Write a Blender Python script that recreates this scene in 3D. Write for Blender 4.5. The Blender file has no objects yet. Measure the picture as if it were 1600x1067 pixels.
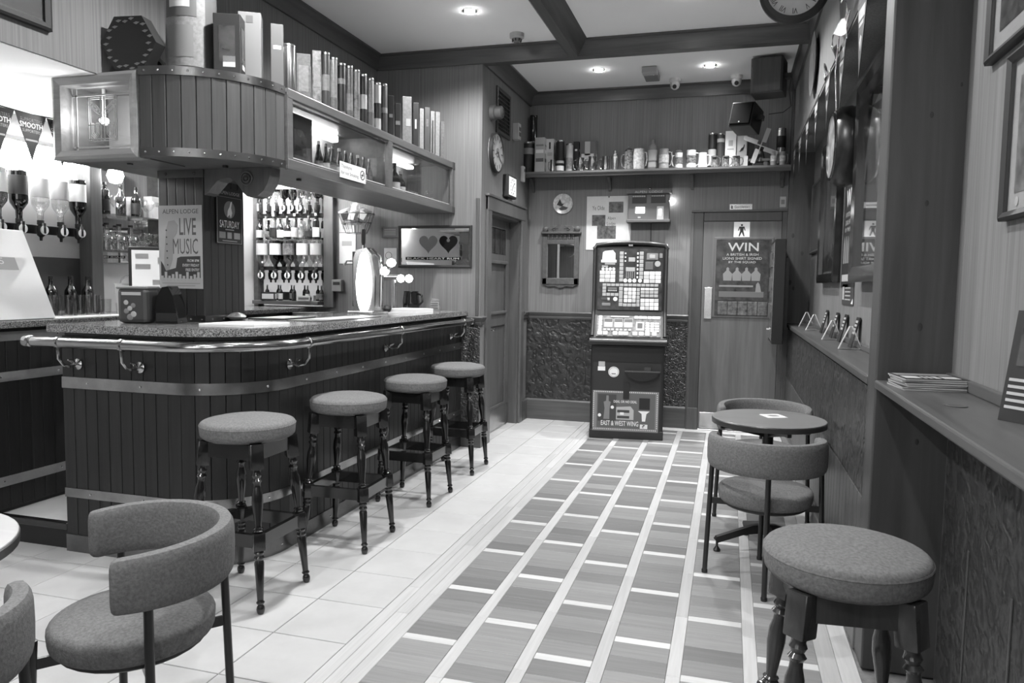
import bpy, bmesh, math, random
from mathutils import Vector, Matrix, Euler
RND = random.Random(11)
sc = bpy.context.scene
COL = sc.collection
PI = math.pi
rad = math.radians

# ------------------------------------------------------------------ camera
FPX, PITCH, ROLL, YAW, CAMH = 1170.0, 0.07630161, 0.01456542, 0.28181274, 1.3
def _rot():
    cp, sp = math.cos(PITCH), math.sin(PITCH); cr, sr = math.cos(ROLL), math.sin(ROLL); cy, sy = math.cos(YAW), math.sin(YAW)
    rx = Matrix(((1, 0, 0), (0, cp, -sp), (0, sp, cp))); rz = Matrix(((cr, -sr, 0), (sr, cr, 0), (0, 0, 1)))
    ry = Matrix(((cy, 0, sy), (0, 1, 0), (-sy, 0, cy))); s = Matrix(((1, 0, 0), (0, 0, -1), (0, 1, 0)))
    return rz @ rx @ ry @ s
CM = _rot()
CAMP = Vector((0, 0, CAMH))
cam_data = bpy.data.cameras.new('camera')
cam_data.sensor_width = 36.0
cam_data.lens = FPX / 1600 * 36
cam_data.clip_start = 0.05
cam = bpy.data.objects.new('camera', cam_data)
COL.objects.link(cam)
_m = Matrix((CM[0], -CM[1], -CM[2])).transposed().to_4x4()
_m.translation = CAMP
cam.matrix_world = _m
sc.camera = cam

# ------------------------------------------------------------------ world, exposure
world = bpy.data.worlds.new('world')
sc.world = world
world.use_nodes = True
world.node_tree.nodes['Background'].inputs[0].default_value = (1, 1, 1, 1)
world.node_tree.nodes['Background'].inputs[1].default_value = 0.8
sc.view_settings.view_transform = 'Standard'
sc.view_settings.look = 'None'
sc.view_settings.exposure = 1.5
sc.view_settings.gamma = 1.0
sc.view_settings.use_curve_mapping = False

DOWNLIGHT_W = 74.0
DOWNLIGHT_SHARE = [1, 1, 1.5, 1.5, 1, .8, .8, .4, .5, .3]     # dimmer level of each lamp          # each ceiling downlight
DOWNLIGHTS = [(-1.72, 4.82), (-0.33, 4.86), (-1.12, 6.36), (-0.22, 6.44), (-1.72, 2.9), (-0.33, 2.9),
              (-1.72, 1.0), (-0.33, 1.0), (-1.72, -0.9), (-0.33, -0.9)]
CEIL = 3.1

# ------------------------------------------------------------------ where a line of sight meets a surface of the room
def ray(px, py):
    return CM.transposed() @ Vector(((px - 800) / FPX, (py - 533.5) / FPX, 1.0))
def onz(px, py, z):
    d = ray(px, py); return CAMP + d * ((z - CAMH) / d.z)
def onx(px, py, x):
    d = ray(px, py); return CAMP + d * (x / d.x)
def ony(px, py, y):
    d = ray(px, py); return CAMP + d * (y / d.y)

# ------------------------------------------------------------------ materials
MATS = {}
def gmat(name, g, rough=0.5, metal=0.0, kind=None, scale=(8, 8, 8), amt=0.25, bump=0.0, rand=0.0, emit=0.0, spec=0.5, detail=6.0, coat=0.0):
    m = bpy.data.materials.new(name); m.use_nodes = True
    nt = m.node_tree; N = nt.nodes; L = nt.links
    b = N['Principled BSDF']
    b.inputs['Base Color'].default_value = (g, g, g, 1)
    b.inputs['Roughness'].default_value = rough
    b.inputs['Metallic'].default_value = metal
    b.inputs['Specular IOR Level'].default_value = spec
    b.inputs['Coat Weight'].default_value = coat
    b.inputs['Coat Roughness'].default_value = 0.12
    m.diffuse_color = (g, g, g, 1)
    if emit:
        b.inputs['Emission Color'].default_value = (1, 1, 1, 1)
        b.inputs['Emission Strength'].default_value = emit
    if kind is None and rand == 0:
        MATS[name] = m; return m
    tc = N.new('ShaderNodeTexCoord'); mp = N.new('ShaderNodeMapping'); oi = N.new('ShaderNodeObjectInfo')
    mp.inputs['Scale'].default_value = scale
    L.new(tc.outputs['Object'], mp.inputs['Vector'])
    cmb = N.new('ShaderNodeVectorMath'); cmb.operation = 'MULTIPLY'; cmb.inputs[1].default_value = (37.0, 53.0, 71.0) if rand else (0, 0, 0)
    L.new(oi.outputs['Random'], cmb.inputs[0])
    L.new(cmb.outputs['Vector'], mp.inputs['Location'])
    def ramp(src, p0, c0, p1, c1):
        r = N.new('ShaderNodeValToRGB')
        r.color_ramp.elements[0].position = p0; r.color_ramp.elements[0].color = (c0, c0, c0, 1)
        r.color_ramp.elements[1].position = p1; r.color_ramp.elements[1].color = (c1, c1, c1, 1)
        L.new(src, r.inputs[0]); return r.outputs[0]
    if kind == 'granite':
        v = N.new('ShaderNodeTexVoronoi'); v.inputs['Scale'].default_value = 1.0
        L.new(mp.outputs[0], v.inputs['Vector'])
        h = v.outputs['Color']
        c = ramp(h, 0.25, g * (1 - amt), 0.85, g * (1 + amt))
    elif kind == 'emboss':
        v = N.new('ShaderNodeTexVoronoi'); v.feature = 'SMOOTH_F1'; v.inputs['Scale'].default_value = 1.0
        n0 = N.new('ShaderNodeTexNoise'); n0.inputs['Scale'].default_value = 1.5
        L.new(mp.outputs[0], n0.inputs['Vector'])
        mx = N.new('ShaderNodeVectorMath'); mx.operation = 'ADD'
        L.new(mp.outputs[0], mx.inputs[0]); L.new(n0.outputs['Color'], mx.inputs[1])
        L.new(mx.outputs[0], v.inputs['Vector'])
        mu = N.new('ShaderNodeMath'); mu.operation = 'MULTIPLY'; mu.inputs[1].default_value = 15.0
        L.new(v.outputs['Distance'], mu.inputs[0])
        si = N.new('ShaderNodeMath'); si.operation = 'SINE'; L.new(mu.outputs[0], si.inputs[0])
        mr0 = N.new('ShaderNodeMapRange'); mr0.inputs['From Min'].default_value = -1.0; L.new(si.outputs[0], mr0.inputs['Value'])
        h = mr0.outputs[0]
        c = ramp(h, 0.0, g * (1 - amt), 1.0, g * (1 + amt))
    else:
        n = N.new('ShaderNodeTexNoise'); n.inputs['Scale'].default_value = 1.0
        n.inputs['Detail'].default_value = detail; n.inputs['Roughness'].default_value = 0.62
        if kind == 'wood':
            n.inputs['Distortion'].default_value = 0.6
        L.new(mp.outputs[0], n.inputs['Vector'])
        h = n.outputs['Fac']
        c = ramp(h, 0.28, g * (1 - amt), 0.72, g * (1 + amt))
    if rand:
        mr = N.new('ShaderNodeMapRange'); mr.inputs['To Min'].default_value = 1 - rand; mr.inputs['To Max'].default_value = 1 + rand
        L.new(oi.outputs['Random'], mr.inputs['Value'])
        vm = N.new('ShaderNodeVectorMath'); vm.operation = 'SCALE'
        L.new(c, vm.inputs[0]); L.new(mr.outputs[0], vm.inputs['Scale']); c = vm.outputs[0]
    L.new(c, b.inputs['Base Color'])
    if bump:
        bp = N.new('ShaderNodeBump'); bp.inputs['Strength'].default_value = bump; bp.inputs['Distance'].default_value = 0.01
        L.new(h, bp.inputs['Height']); L.new(bp.outputs[0], b.inputs['Normal'])
    MATS[name] = m
    return m
def glassmat(name, g, gloss=0.12, rough=0.02, density=0.0):
    """clear glass: a coloured see-through layer under a fresnel shine"""
    m = bpy.data.materials.new(name); m.use_nodes = True
    nt = m.node_tree; N = nt.nodes; L = nt.links
    for n in list(N):
        if n.type == 'BSDF_PRINCIPLED': N.remove(n)
    out = N['Material Output']
    t = N.new('ShaderNodeBsdfTransparent'); t.inputs[0].default_value = (g, g, g, 1)
    gl = N.new('ShaderNodeBsdfGlossy'); gl.inputs['Roughness'].default_value = rough; gl.inputs[0].default_value = (1, 1, 1, 1)
    fr = N.new('ShaderNodeLayerWeight'); fr.inputs['Blend'].default_value = 0.5
    pw = N.new('ShaderNodeMath'); pw.operation = 'POWER'; pw.inputs[1].default_value = 4.0
    L.new(fr.outputs['Facing'], pw.inputs[0])
    ad = N.new('ShaderNodeMath'); ad.operation = 'MULTIPLY_ADD'; ad.inputs[1].default_value = 0.7; ad.inputs[2].default_value = gloss; ad.use_clamp = True
    L.new(pw.outputs[0], ad.inputs[0])
    mx = N.new('ShaderNodeMixShader')
    L.new(ad.outputs[0], mx.inputs[0]); L.new(t.outputs[0], mx.inputs[1]); L.new(gl.outputs[0], mx.inputs[2])
    L.new(mx.outputs[0], out.inputs[0])
    MATS[name] = m
    return m

gmat('ceiling_paint', .93, .9, kind='noise', scale=(.6, .6, .6), amt=.03)
gmat('wallpaper', .17, .72, kind='noise', scale=(95, 95, 1.3), amt=.24, bump=.12, detail=3)
gmat('servery_paint', .45, .7, kind='noise', scale=(2, 2, 2), amt=.1)
gmat('stained_wood', .085, .38, kind='wood', scale=(26, 26, 1.6), amt=.3, bump=.06)
gmat('stained_wood_x', .085, .38, kind='wood', scale=(1.6, 26, 26), amt=.3, bump=.06)
gmat('stained_wood_y', .085, .38, kind='wood', scale=(26, 1.6, 26), amt=.3, bump=.06)
gmat('pine', .055, .42, kind='wood', scale=(16, 16, .9), amt=.35, bump=.05)
gmat('pine_y', .066, .35, kind='wood', scale=(22, 1.2, 22), amt=.3, bump=.05)
gmat('knot', .025, .6, kind='wood', scale=(60, 60, 60), amt=.4)
gmat('bar_board', .016, .42, kind='wood', scale=(45, 45, 2.0), amt=.35, bump=.05, rand=.14)
gmat('canopy_board', .062, .42, kind='wood', scale=(45, 45, 2.0), amt=.28, bump=.05, rand=.22)
gmat('canopy_wood', .10, .36, kind='wood', scale=(30, 2, 30), amt=.25, bump=.05)
gmat('lantern_wood', .24, .45, kind='wood', scale=(2, 26, 26), amt=.25, bump=.05)
gmat('dado_emboss', .03, .40, kind='emboss', scale=(13, 13, 13), amt=.25, bump=.55)
gmat('dado_emboss_fine', .05, .28, kind='emboss', scale=(38, 38, 38), amt=.4, bump=.7)
gmat('dado_board', .062, .40, kind='wood', scale=(22, 22, 1.2), amt=.35, bump=.06, rand=.2)
gmat('tile', .48, .38, kind='noise', scale=(5, 5, 5), amt=.08, bump=.02, rand=.04)
gmat('grout', .16, .9, kind='noise', scale=(30, 30, 30), amt=.3)
gmat('brown_plank', .215, .34, kind='wood', scale=(2.2, 60, 60), amt=.16, bump=.03, rand=.24)
gmat('pale_plank_y', .46, .36, kind='wood', scale=(60, 2.2, 60), amt=.12, bump=.03, rand=.12)
gmat('pale_plank_x', .57, .36, kind='wood', scale=(2.2, 60, 60), amt=.1, bump=.03, rand=.10)
gmat('fabric', .15, .95, kind='noise', scale=(130, 130, 130), amt=.30, bump=.3, spec=.15, detail=9)
gmat('dark_turned_wood', .011, .16, kind='wood', scale=(20, 20, 3), amt=.35, coat=.5)
gmat('brown_turned_wood', .04, .2, kind='wood', scale=(20, 20, 3), amt=.45, coat=.4)
gmat('black_metal', .012, .28, spec=.6)
gmat('black_plastic', .012, .35)
gmat('satin_black', .02, .5)
gmat('brass', .44, .13, 1.0, kind='noise', scale=(6, 6, 6), amt=.1)
gmat('dull_brass', .34, .26, 1.0, kind='noise', scale=(9, 9, 9), amt=.25, rand=.0)
gmat('dark_band', .20, .28, 1.0, kind='noise', scale=(5, 5, 5), amt=.3)
gmat('chrome', .8, .07, 1.0)
gmat('steel', .55, .25, 1.0, kind='noise', scale=(12, 12, 12), amt=.15)
gmat('pewter', .36, .22, 1.0, kind='noise', scale=(12, 12, 12), amt=.2)
gmat('granite', .21, .16, kind='granite', scale=(250, 250, 250), amt=.7, coat=.3)
gmat('mirror', .82, .015, 1.0)
gmat('table_top', .20, .3, kind='wood', scale=(2.5, 45, 45), amt=.16)
gmat('pale_table_top', .24, .35, kind='wood', scale=(3, 45, 45), amt=.1)
gmat('table_edge', .035, .35)
gmat('door_wood', .105, .30, kind='wood', scale=(18, 18, 1.1), amt=.3, bump=.04)
gmat('white', .78, .6)
gmat('offwhite', .60, .65, kind='noise', scale=(9, 9, 9), amt=.08)
gmat('lightgrey', .42, .5)
gmat('midgrey', .20, .5)
gmat('grey', .11, .5)
gmat('darkgrey', .05, .45)
gmat('ink', .012, .5)
gmat('photo_print', .09, .35, kind='noise', scale=(24, 24, 24), amt=.85, detail=3)
gmat('photo_print_pale', .26, .35, kind='noise', scale=(18, 18, 18), amt=.75, detail=3)
gmat('photo_dark', .035, .25, kind='noise', scale=(12, 12, 12), amt=.8, detail=3)
gmat('tin_print', .16, .32, kind='noise', scale=(40, 40, 40), amt=.6, detail=2, rand=.25)
gmat('ceramic', .50, .22, kind='noise', scale=(45, 45, 45), amt=.35, detail=2)
gmat('ceramic_dark', .12, .22, kind='noise', scale=(55, 55, 55), amt=.85, detail=2)
gmat('stoneware', .27, .45, kind='noise', scale=(45, 45, 45), amt=.2)
gmat('dark_glass', .012, .08, spec=.7)
gmat('knobbly_hide', .018, .5, kind='noise', scale=(40, 40, 40), amt=.5, bump=.6)
gmat('crisp_packet', .30, .3, kind='noise', scale=(35, 35, 35), amt=.75, bump=.5)
gmat('foil', .6, .2, 1.0, kind='noise', scale=(60, 60, 60), amt=.5, bump=1.0)
gmat('lamp', 1, .5, emit=40.0)
gmat('tube_lamp', 1, .5, emit=16.0)
gmat('lit_white', .9, .5, emit=3.0)
gmat('bar_lamp', 1, .5, emit=70.0)
gmat('lit_button', .40, .4, emit=0.24)
gmat('lit_mid', .30, .4, emit=0.12)
gmat('matte_black', .008, .95, spec=.05)
gmat('lit_dim', .3, .4, emit=0.05)
gmat('screen', .35, .3, emit=0.2)
gmat('soft_lamp', 1, .5, emit=4.5)
gmat('pale_band', .34, .3, .45, kind='noise', scale=(7, 7, 7), amt=.2)
gmat('tin_pale', .22, .3, kind='noise', scale=(60, 60, 60), amt=.25)
gmat('tin_mid', .13, .3, kind='noise', scale=(60, 60, 60), amt=.35)
gmat('poster_paper', .30, .7)
glassmat('clear_glass', .93, .05)
glassmat('pane_glass', .92, .03)
glassmat('bottle_glass', .80, .14)
glassmat('bottle_glass_mid', .34, .14)
glassmat('bottle_glass_dark', .06, .10)
glassmat('acrylic', .97, .10)

# ------------------------------------------------------------------ mesh helpers
class MB:
    def __init__(self):
        self.v = []; self.f = []
    def add(self, vs, fs, M=None):
        o = len(self.v)
        for p in vs:
            p = Vector(p)
            self.v.append(tuple(M @ p) if M is not None else tuple(p))
        for f in fs: self.f.append(tuple(i + o for i in f))
        return self
    def box(self, x0, x1, y0, y1, z0, z1, M=None):
        if x0 > x1: x0, x1 = x1, x0
        if y0 > y1: y0, y1 = y1, y0
        if z0 > z1: z0, z1 = z1, z0
        return self.add([(x0, y0, z0), (x1, y0, z0), (x1, y1, z0), (x0, y1, z0), (x0, y0, z1), (x1, y0, z1), (x1, y1, z1), (x0, y1, z1)],
                        [(3, 2, 1, 0), (4, 5, 6, 7), (0, 1, 5, 4), (1, 2, 6, 5), (2, 3, 7, 6), (3, 0, 4, 7)], M)
    def cbox(self, x0, x1, y0, y1, z0, z1, c, M=None):
        """box with chamfered edges"""
        bm = bmesh.new()
        vs = [bm.verts.new(p) for p in [(x0, y0, z0), (x1, y0, z0), (x1, y1, z0), (x0, y1, z0), (x0, y0, z1), (x1, y0, z1), (x1, y1, z1), (x0, y1, z1)]]
        for f in [(3, 2, 1, 0), (4, 5, 6, 7), (0, 1, 5, 4), (1, 2, 6, 5), (2, 3, 7, 6), (3, 0, 4, 7)]:
            bm.faces.new([vs[i] for i in f])
        bmesh.ops.bevel(bm, geom=bm.edges[:], offset=c, segments=2, affect='EDGES', profile=.5)
        bm.verts.index_update()
        self.add([v.co.copy() for v in bm.verts], [tuple(v.index for v in f.verts) for f in bm.faces], M)
        bm.free(); return self
    def lathe(self, prof, n=20, M=None, cap=True):
        vs = []; fs = []
        k = len(prof)
        for r, z in prof:
            for i in range(n):
                a = 2 * PI * i / n
                vs.append((r * math.cos(a), r * math.sin(a), z))
        for j in range(k - 1):
            for i in range(n):
                i2 = (i + 1) % n
                fs.append((j * n + i, j * n + i2, (j + 1) * n + i2, (j + 1) * n + i))
        if cap:
            if prof[0][0] > 1e-6: fs.append(tuple(reversed(range(n))))
            if prof[-1][0] > 1e-6: fs.append(tuple(range((k - 1) * n, k * n)))
        return self.add(vs, fs, M)
    def rod(self, p0, p1, r0, r1=None, n=10):
        p0 = Vector(p0); p1 = Vector(p1); d = p1 - p0
        q = d.to_track_quat('Z', 'Y').to_matrix().to_4x4(); q.translation = p0
        return self.lathe([(r0, 0), (r0 if r1 is None else r1, d.length)], n, q)
    def turned(self, p0, p1, prof, n=12):
        """lathe profile [(r, t)] with t in 0..1 laid between two points"""
        p0 = Vector(p0); p1 = Vector(p1); d = p1 - p0
        q = d.to_track_quat('Z', 'Y').to_matrix().to_4x4(); q.translation = p0
        return self.lathe([(r, t * d.length) for r, t in prof], n, q)
    def tube(self, pts, r, n=10, closed=False):
        pts = [Vector(p) for p in pts]; k = len(pts); vs = []; fs = []
        up = None
        for j, p in enumerate(pts):
            a = pts[j - 1] if (j > 0 or closed) else p
            b = pts[(j + 1) % k] if (j < k - 1 or closed) else p
            t = (b - a).normalized()
            if up is None:
                up = Vector((0, 0, 1)) if abs(t.z) < .9 else Vector((1, 0, 0))
            x = t.cross(up)
            if x.length < 1e-5: x = t.cross(Vector((1, 0, .3)))
            x.normalize(); y = x.cross(t).normalized(); up = y
            rr = r[j] if isinstance(r, (list, tuple)) else r
            for i in range(n):
                an = 2 * PI * i / n
                vs.append(p + x * (rr * math.cos(an)) + y * (rr * math.sin(an)))
        m = k if closed else k - 1
        for j in range(m):
            j2 = (j + 1) % k
            for i in range(n):
                i2 = (i + 1) % n
                fs.append((j * n + i, j * n + i2, j2 * n + i2, j2 * n + i))
        if not closed:
            fs.append(tuple(reversed(range(n)))); fs.append(tuple(range((k - 1) * n, k * n)))
        return self.add(vs, fs)
    def prism(self, outline, z0, z1, M=None):
        n = len(outline)
        a = sum(outline[i][0] * outline[(i + 1) % n][1] - outline[(i + 1) % n][0] * outline[i][1] for i in range(n))
        if a < 0: outline = list(reversed(outline))
        vs = [(x, y, z0) for x, y in outline] + [(x, y, z1) for x, y in outline]
        fs = [tuple(reversed(range(n))), tuple(range(n, 2 * n))]
        for i in range(n):
            j = (i + 1) % n
            fs.append((i, j, n + j, n + i))
        return self.add(vs, fs, M)
    def sweep(self, path, prof):
        """horizontal path [(x,y)] with a profile [(out, z)] offset to its right-hand side"""
        k = len(path); n = len(prof); vs = []; fs = []
        for j in range(k):
            p = Vector(path[j])
            a = Vector(path[max(j - 1, 0)]); b = Vector(path[min(j + 1, k - 1)])
            t1 = (p - a).normalized() if j > 0 else (b - p).normalized()
            t2 = (b - p).normalized() if j < k - 1 else t1
            n1 = Vector((t1.y, -t1.x)); n2 = Vector((t2.y, -t2.x))
            nn = (n1 + n2).normalized(); s = 1 / max(.3, nn.dot(n1))
            for o, z in prof:
                q = p + nn * (o * s); vs.append((q.x, q.y, z))
        for j in range(k - 1):
            for i in range(n):
                i2 = (i + 1) % n
                fs.append((j * n + i, (j + 1) * n + i, (j + 1) * n + i2, j * n + i2))
        fs.append(tuple(range(n))); fs.append(tuple(reversed(range((k - 1) * n, k * n))))
        return self.add(vs, fs)
    def build(self, name, mat, parent=None, smooth=False, loc=None, rot=None, fix=True):
        me = bpy.data.meshes.new(name)
        me.from_pydata(self.v, [], self.f); me.update()
        if fix:
            bm = bmesh.new(); bm.from_mesh(me); bmesh.ops.recalc_face_normals(bm, faces=bm.faces[:]); bm.to_mesh(me); bm.free()
        me.materials.append(MATS[mat] if isinstance(mat, str) else mat)
        if smooth:
            me.shade_smooth(); me.set_sharp_from_angle(angle=rad(38))
        return link(name, me, parent, loc, rot)
def link(name, me, parent=None, loc=None, rot=None):
    o = bpy.data.objects.new(name, me); COL.objects.link(o)
    if parent is not None: o.parent = parent
    if loc is not None: o.location = loc
    if rot is not None: o.rotation_euler = rot
    return o
def tag(o, label=None, cat=None, group=None, kind=None):
    if label: o['label'] = label
    if cat: o['category'] = cat
    if group: o['group'] = group
    if kind: o['kind'] = kind
    return o
def thing(name, label, cat, loc=(0, 0, 0), rot=(0, 0, 0), group=None):
    o = bpy.data.objects.new(name, None); COL.objects.link(o)
    o.empty_display_size = .1
    o.location = loc
    o.rotation_euler = rot if not isinstance(rot, (int, float)) else (0, 0, rot)
    return tag(o, label, cat, group)
def struct(o):
    o['kind'] = 'structure'; return o
def dup(root, loc=None, rotz=None, label=None, group=None, scale=None):
    r = root.copy(); COL.objects.link(r)
    if loc is not None: r.location = loc
    if rotz is not None: r.rotation_euler = (0, 0, rotz)
    if scale is not None: r.scale = scale
    if label: r['label'] = label
    if group: r['group'] = group
    for ch in list(root.children):
        c = ch.copy(); COL.objects.link(c); c.parent = r
        for g in list(ch.children):
            d = g.copy(); COL.objects.link(d); d.parent = c
    return r
FACE = {'-y': (PI / 2, 0, 0), '+x': (PI / 2, 0, PI / 2), '-x': (PI / 2, 0, -PI / 2)}
ORD = ['first', 'second', 'third', 'fourth', 'fifth', 'sixth', 'seventh', 'eighth', 'ninth', 'tenth', 'eleventh', 'twelfth', 'thirteenth',
       'fourteenth', 'fifteenth', 'sixteenth', 'seventeenth', 'eighteenth', 'nineteenth', 'twentieth']
TXT = {}
def text(s, x, y, w, h, mat, parent, z=.0012, name='lettering', bold=0.0, ext=.0006, slant=0.0):
    """flat lettering: lower left corner x, y and size w, h in the parent's plane (local x right, y up, z out)"""
    key = (s, bold)
    if key not in TXT:
        c = bpy.data.curves.new('t', 'FONT'); c.body = s; c.offset = bold; c.extrude = 0.0; c.resolution_u = 2; c.shear = slant
        o = bpy.data.objects.new('t', c)
        me = bpy.data.meshes.new_from_object(o)
        bpy.data.objects.remove(o)
        TXT[key] = [tuple(v.co) for v in me.vertices], [tuple(p.vertices) for p in me.polygons]
        bpy.data.meshes.remove(me)
    vs, fs = TXT[key]
    x0 = min(p[0] for p in vs); x1 = max(p[0] for p in vs); y0 = min(p[1] for p in vs); y1 = max(p[1] for p in vs)
    if w is None: w = h * (x1 - x0) / (y1 - y0)
    m = MB(); m.v = [(x + (p[0] - x0) / (x1 - x0) * w, y + (p[1] - y0) / (y1 - y0) * h, z) for p in vs]; m.f = list(fs)
    return m.build(name, mat, parent, fix=False)
def rect(x0, x1, y0, y1, mat, parent, z0=0.0, z1=.0008, name='print'):
    return MB().box(x0, x1, y0, y1, z0, z1).build(name, mat, parent)
def poly(pts, mat, parent, z0=0.0, z1=.001, name='print'):
    return MB().prism(pts, z0, z1).build(name, mat, parent)
def disc(x, y, r, mat, parent, z0=0.0, z1=.001, name='print', n=24, ry=None):
    return MB().prism([(x + r * math.cos(2 * PI * i / n), y + (ry or r) * math.sin(2 * PI * i / n)) for i in range(n)], z0, z1).build(name, mat, parent)
def ring(x, y, r0, r1, mat, parent, z0=0.0, z1=.001, name='ring', n=32):
    m = MB(); vs = []; fs = []
    for i in range(n):
        a = 2 * PI * i / n
        for r, z in ((r0, z0), (r1, z0), (r1, z1), (r0, z1)):
            vs.append((x + r * math.cos(a), y + r * math.sin(a), z))
    for i in range(n):
        j = (i + 1) % n
        for k in range(4):
            fs.append((4 * i + k, 4 * i + (k + 1) % 4, 4 * j + (k + 1) % 4, 4 * j + k))
    return m.add(vs, fs).build(name, mat, parent, smooth=True)
def frame4(x0, x1, y0, y1, w, mat, parent, z0, z1, name='frame', c=.004):
    """picture or door frame with mitred corners in the local plane, one mesh"""
    m = MB()
    for o, i in (((x0, y0, x1, y0), (x0 + w, y0 + w, x1 - w, y0 + w)), ((x1, y0, x1, y1), (x1 - w, y0 + w, x1 - w, y1 - w)),
                 ((x1, y1, x0, y1), (x1 - w, y1 - w, x0 + w, y1 - w)), ((x0, y1, x0, y0), (x0 + w, y1 - w, x0 + w, y0 + w))):
        a = Vector((o[0], o[1])); b = Vector((o[2], o[3])); d = Vector((i[2], i[3])); e = Vector((i[0], i[1]))
        mid1 = a.lerp(e, .35); mid2 = b.lerp(d, .35)
        vs = [(a.x, a.y, z0), (b.x, b.y, z0), (d.x, d.y, z0), (e.x, e.y, z0), (a.x, a.y, z1 - c), (b.x, b.y, z1 - c),
              (mid2.x, mid2.y, z1), (mid1.x, mid1.y, z1), (d.x, d.y, z1 - c * 1.6), (e.x, e.y, z1 - c * 1.6)]
        m.add(vs, [(0, 1, 5, 4), (4, 5, 6, 7), (7, 6, 8, 9), (9, 8, 2, 3), (3, 2, 1, 0), (0, 4, 7, 9, 3), (1, 2, 8, 6, 5)])
    return m.build(name, mat, parent)
def screws(pts, mat, parent, axis, r=.006, name='screw'):
    me = None
    for p in pts:
        if me is None:
            q = Vector(axis).to_track_quat('Z', 'Y').to_matrix().to_4x4()
            o = MB().lathe([(r, 0), (r * .8, r * .5), (r * .3, r * .7)], 8, q).build(name, mat, parent, smooth=True); me = o.data
            o.location = p
        else:
            link(name, me, parent, p)

# ================================================================== STRUCTURE
XR = 0.65            # right alcove wall
XN = 0.70            # right wall of the near bay
YB = 7.0             # back wall
XD = -1.88           # wall with the panelled door
YR = 5.58            # wall beside the bar
XB = -2.77           # wall above the bar
XL = -3.90           # wall behind the bar
ZS = 2.22            # low ceiling behind the bar

# ---- lights: ceiling downlights (lamp in its own fitting)
dl = None
for i, (x, y) in enumerate(DOWNLIGHTS):
    where = ['in the pale ceiling bay nearest the wall above the bar', 'in the ceiling bay left of the hanging clock', 'near the back wall left of the ceiling alarm box',
             'near the back wall right of the ceiling alarm box'][i] if i < 4 else ['above the curved bar end', 'above the round table by the ledge', 'above the left seats', 'above the near stool',
             'behind the viewer on the bar side', 'behind the viewer on the ledge side'][i - 4]
    t = thing('downlight', 'small recessed ceiling spotlight, lit, ' + where, 'ceiling light', (x, y, CEIL), group='recessed ceiling spotlights')
    if dl is None:
        dl = MB().lathe([(.033, -.001), (.048, -.004), (.05, -.001), (.05, .002)], 28).build('trim_ring', 'chrome', t, smooth=True).data
        dl2 = MB().lathe([(.034, -.012), (.034, .002)], 20).build('bulb', 'lamp', t, smooth=True).data
    else:
        link('trim_ring', dl, t); link('bulb', dl2, t)
    ld = bpy.data.lights.new('spotlight', 'SPOT'); ld.energy = DOWNLIGHT_W * DOWNLIGHT_SHARE[i]; ld.spot_size = rad(150 if i not in (2, 3) else 96); ld.spot_blend = .5 if i not in (2, 3) else 1.0; ld.shadow_soft_size = .035
    lo = bpy.data.objects.new('spotlight', ld); COL.objects.link(lo); lo.parent = t; lo.location = (0, 0, -.016)

# ---- floor: slab, tiles, parquet
floor = struct(MB().box(-4.6, 1.3, -1.2, 7.4, -.12, -.006).build('floor', 'grout'))
pieces = {}
def piece(name, w, d, mat, x, y, gap=.003, zt=0.0, parent=None):
    k = (name, round(w, 3), round(d, 3), mat)
    if k not in pieces:
        m = MB(); a, b = w / 2 - gap / 2, d / 2 - gap / 2; c = .0015
        m.add([(-a, -b, -.006), (a, -b, -.006), (a, b, -.006), (-a, b, -.006), (-a, -b, -c), (a, -b, -c), (a, b, -c), (-a, b, -c),
               (-a + c, -b + c, 0), (a - c, -b + c, 0), (a - c, b - c, 0), (-a + c, b - c, 0)],
              [(0, 1, 5, 4), (1, 2, 6, 5), (2, 3, 7, 6), (3, 0, 4, 7), (4, 5, 9, 8), (5, 6, 10, 9), (6, 7, 11, 10), (7, 4, 8, 11), (8, 9, 10, 11)])
        o = m.build(name, mat, parent or floor); pieces[k] = o.data
        o.location = (x, y, zt); return o
    return link(name, pieces[k], parent or floor, (x, y, zt))
TX0, TW, TD, TY0 = -1.283, .30, .3125, 2.34
for i in range(8):
    for j in range(-5, 15):
        x1 = TX0 - TW * i; y0 = TY0 + TD * j
        if i >= 3 and y0 > 2.76: continue
        if y0 + .02 > YB: continue
        d = min(TD, YB - y0)
        piece('floor_tile', TW, d, 'tile', x1 - TW / 2, y0 + d / 2, .004)
# border boards beside the tiles
for i in range(3):
    y = .75 + RND.random() * .3
    while y < YB:
        l = min(.62 + RND.random() * .5, YB - y) if YB - y > .15 else YB - y
        l = round(l, 1) if y + l < YB - .2 else YB - y
        piece('border_board', .0557, l, 'pale_plank_y', TX0 + .0557 * (i + .5), y + l / 2, .0012)
        y += l
CW = .2505
PX0 = -1.116
for c in range(6):
    x0 = PX0 + CW * c; w = .2025
    ph = 2.492 if c % 2 == 0 else 2.704
    if c < 5:
        y = .8 + RND.random() * .3
        while y < 6.86:
            l = min(.473, 6.86 - y)
            if l < .03: break
            piece('pale_strip', CW - w, l, 'pale_plank_y', x0 + w + (CW - w) / 2, y + l / 2, .001)
            y += l
    k = -4
    while True:
        yt = ph + .4715 * k
        if yt - .042 > 6.86: break
        if yt > .85:
            piece('cross_batten', w, .042, 'pale_plank_x', x0 + w / 2, yt - .021, .001)
            y0 = yt; n = 4; d = (.4715 - .042) / n
            for q in range(n):
                yy = y0 + d * q
                if yy + d > 6.865: break
                piece('parquet_plank', w, d, 'brown_plank', x0 + w / 2, yy + d / 2, .0008)
        k += 1
xr0 = PX0 + CW * 6 - (CW - .2025)
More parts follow.
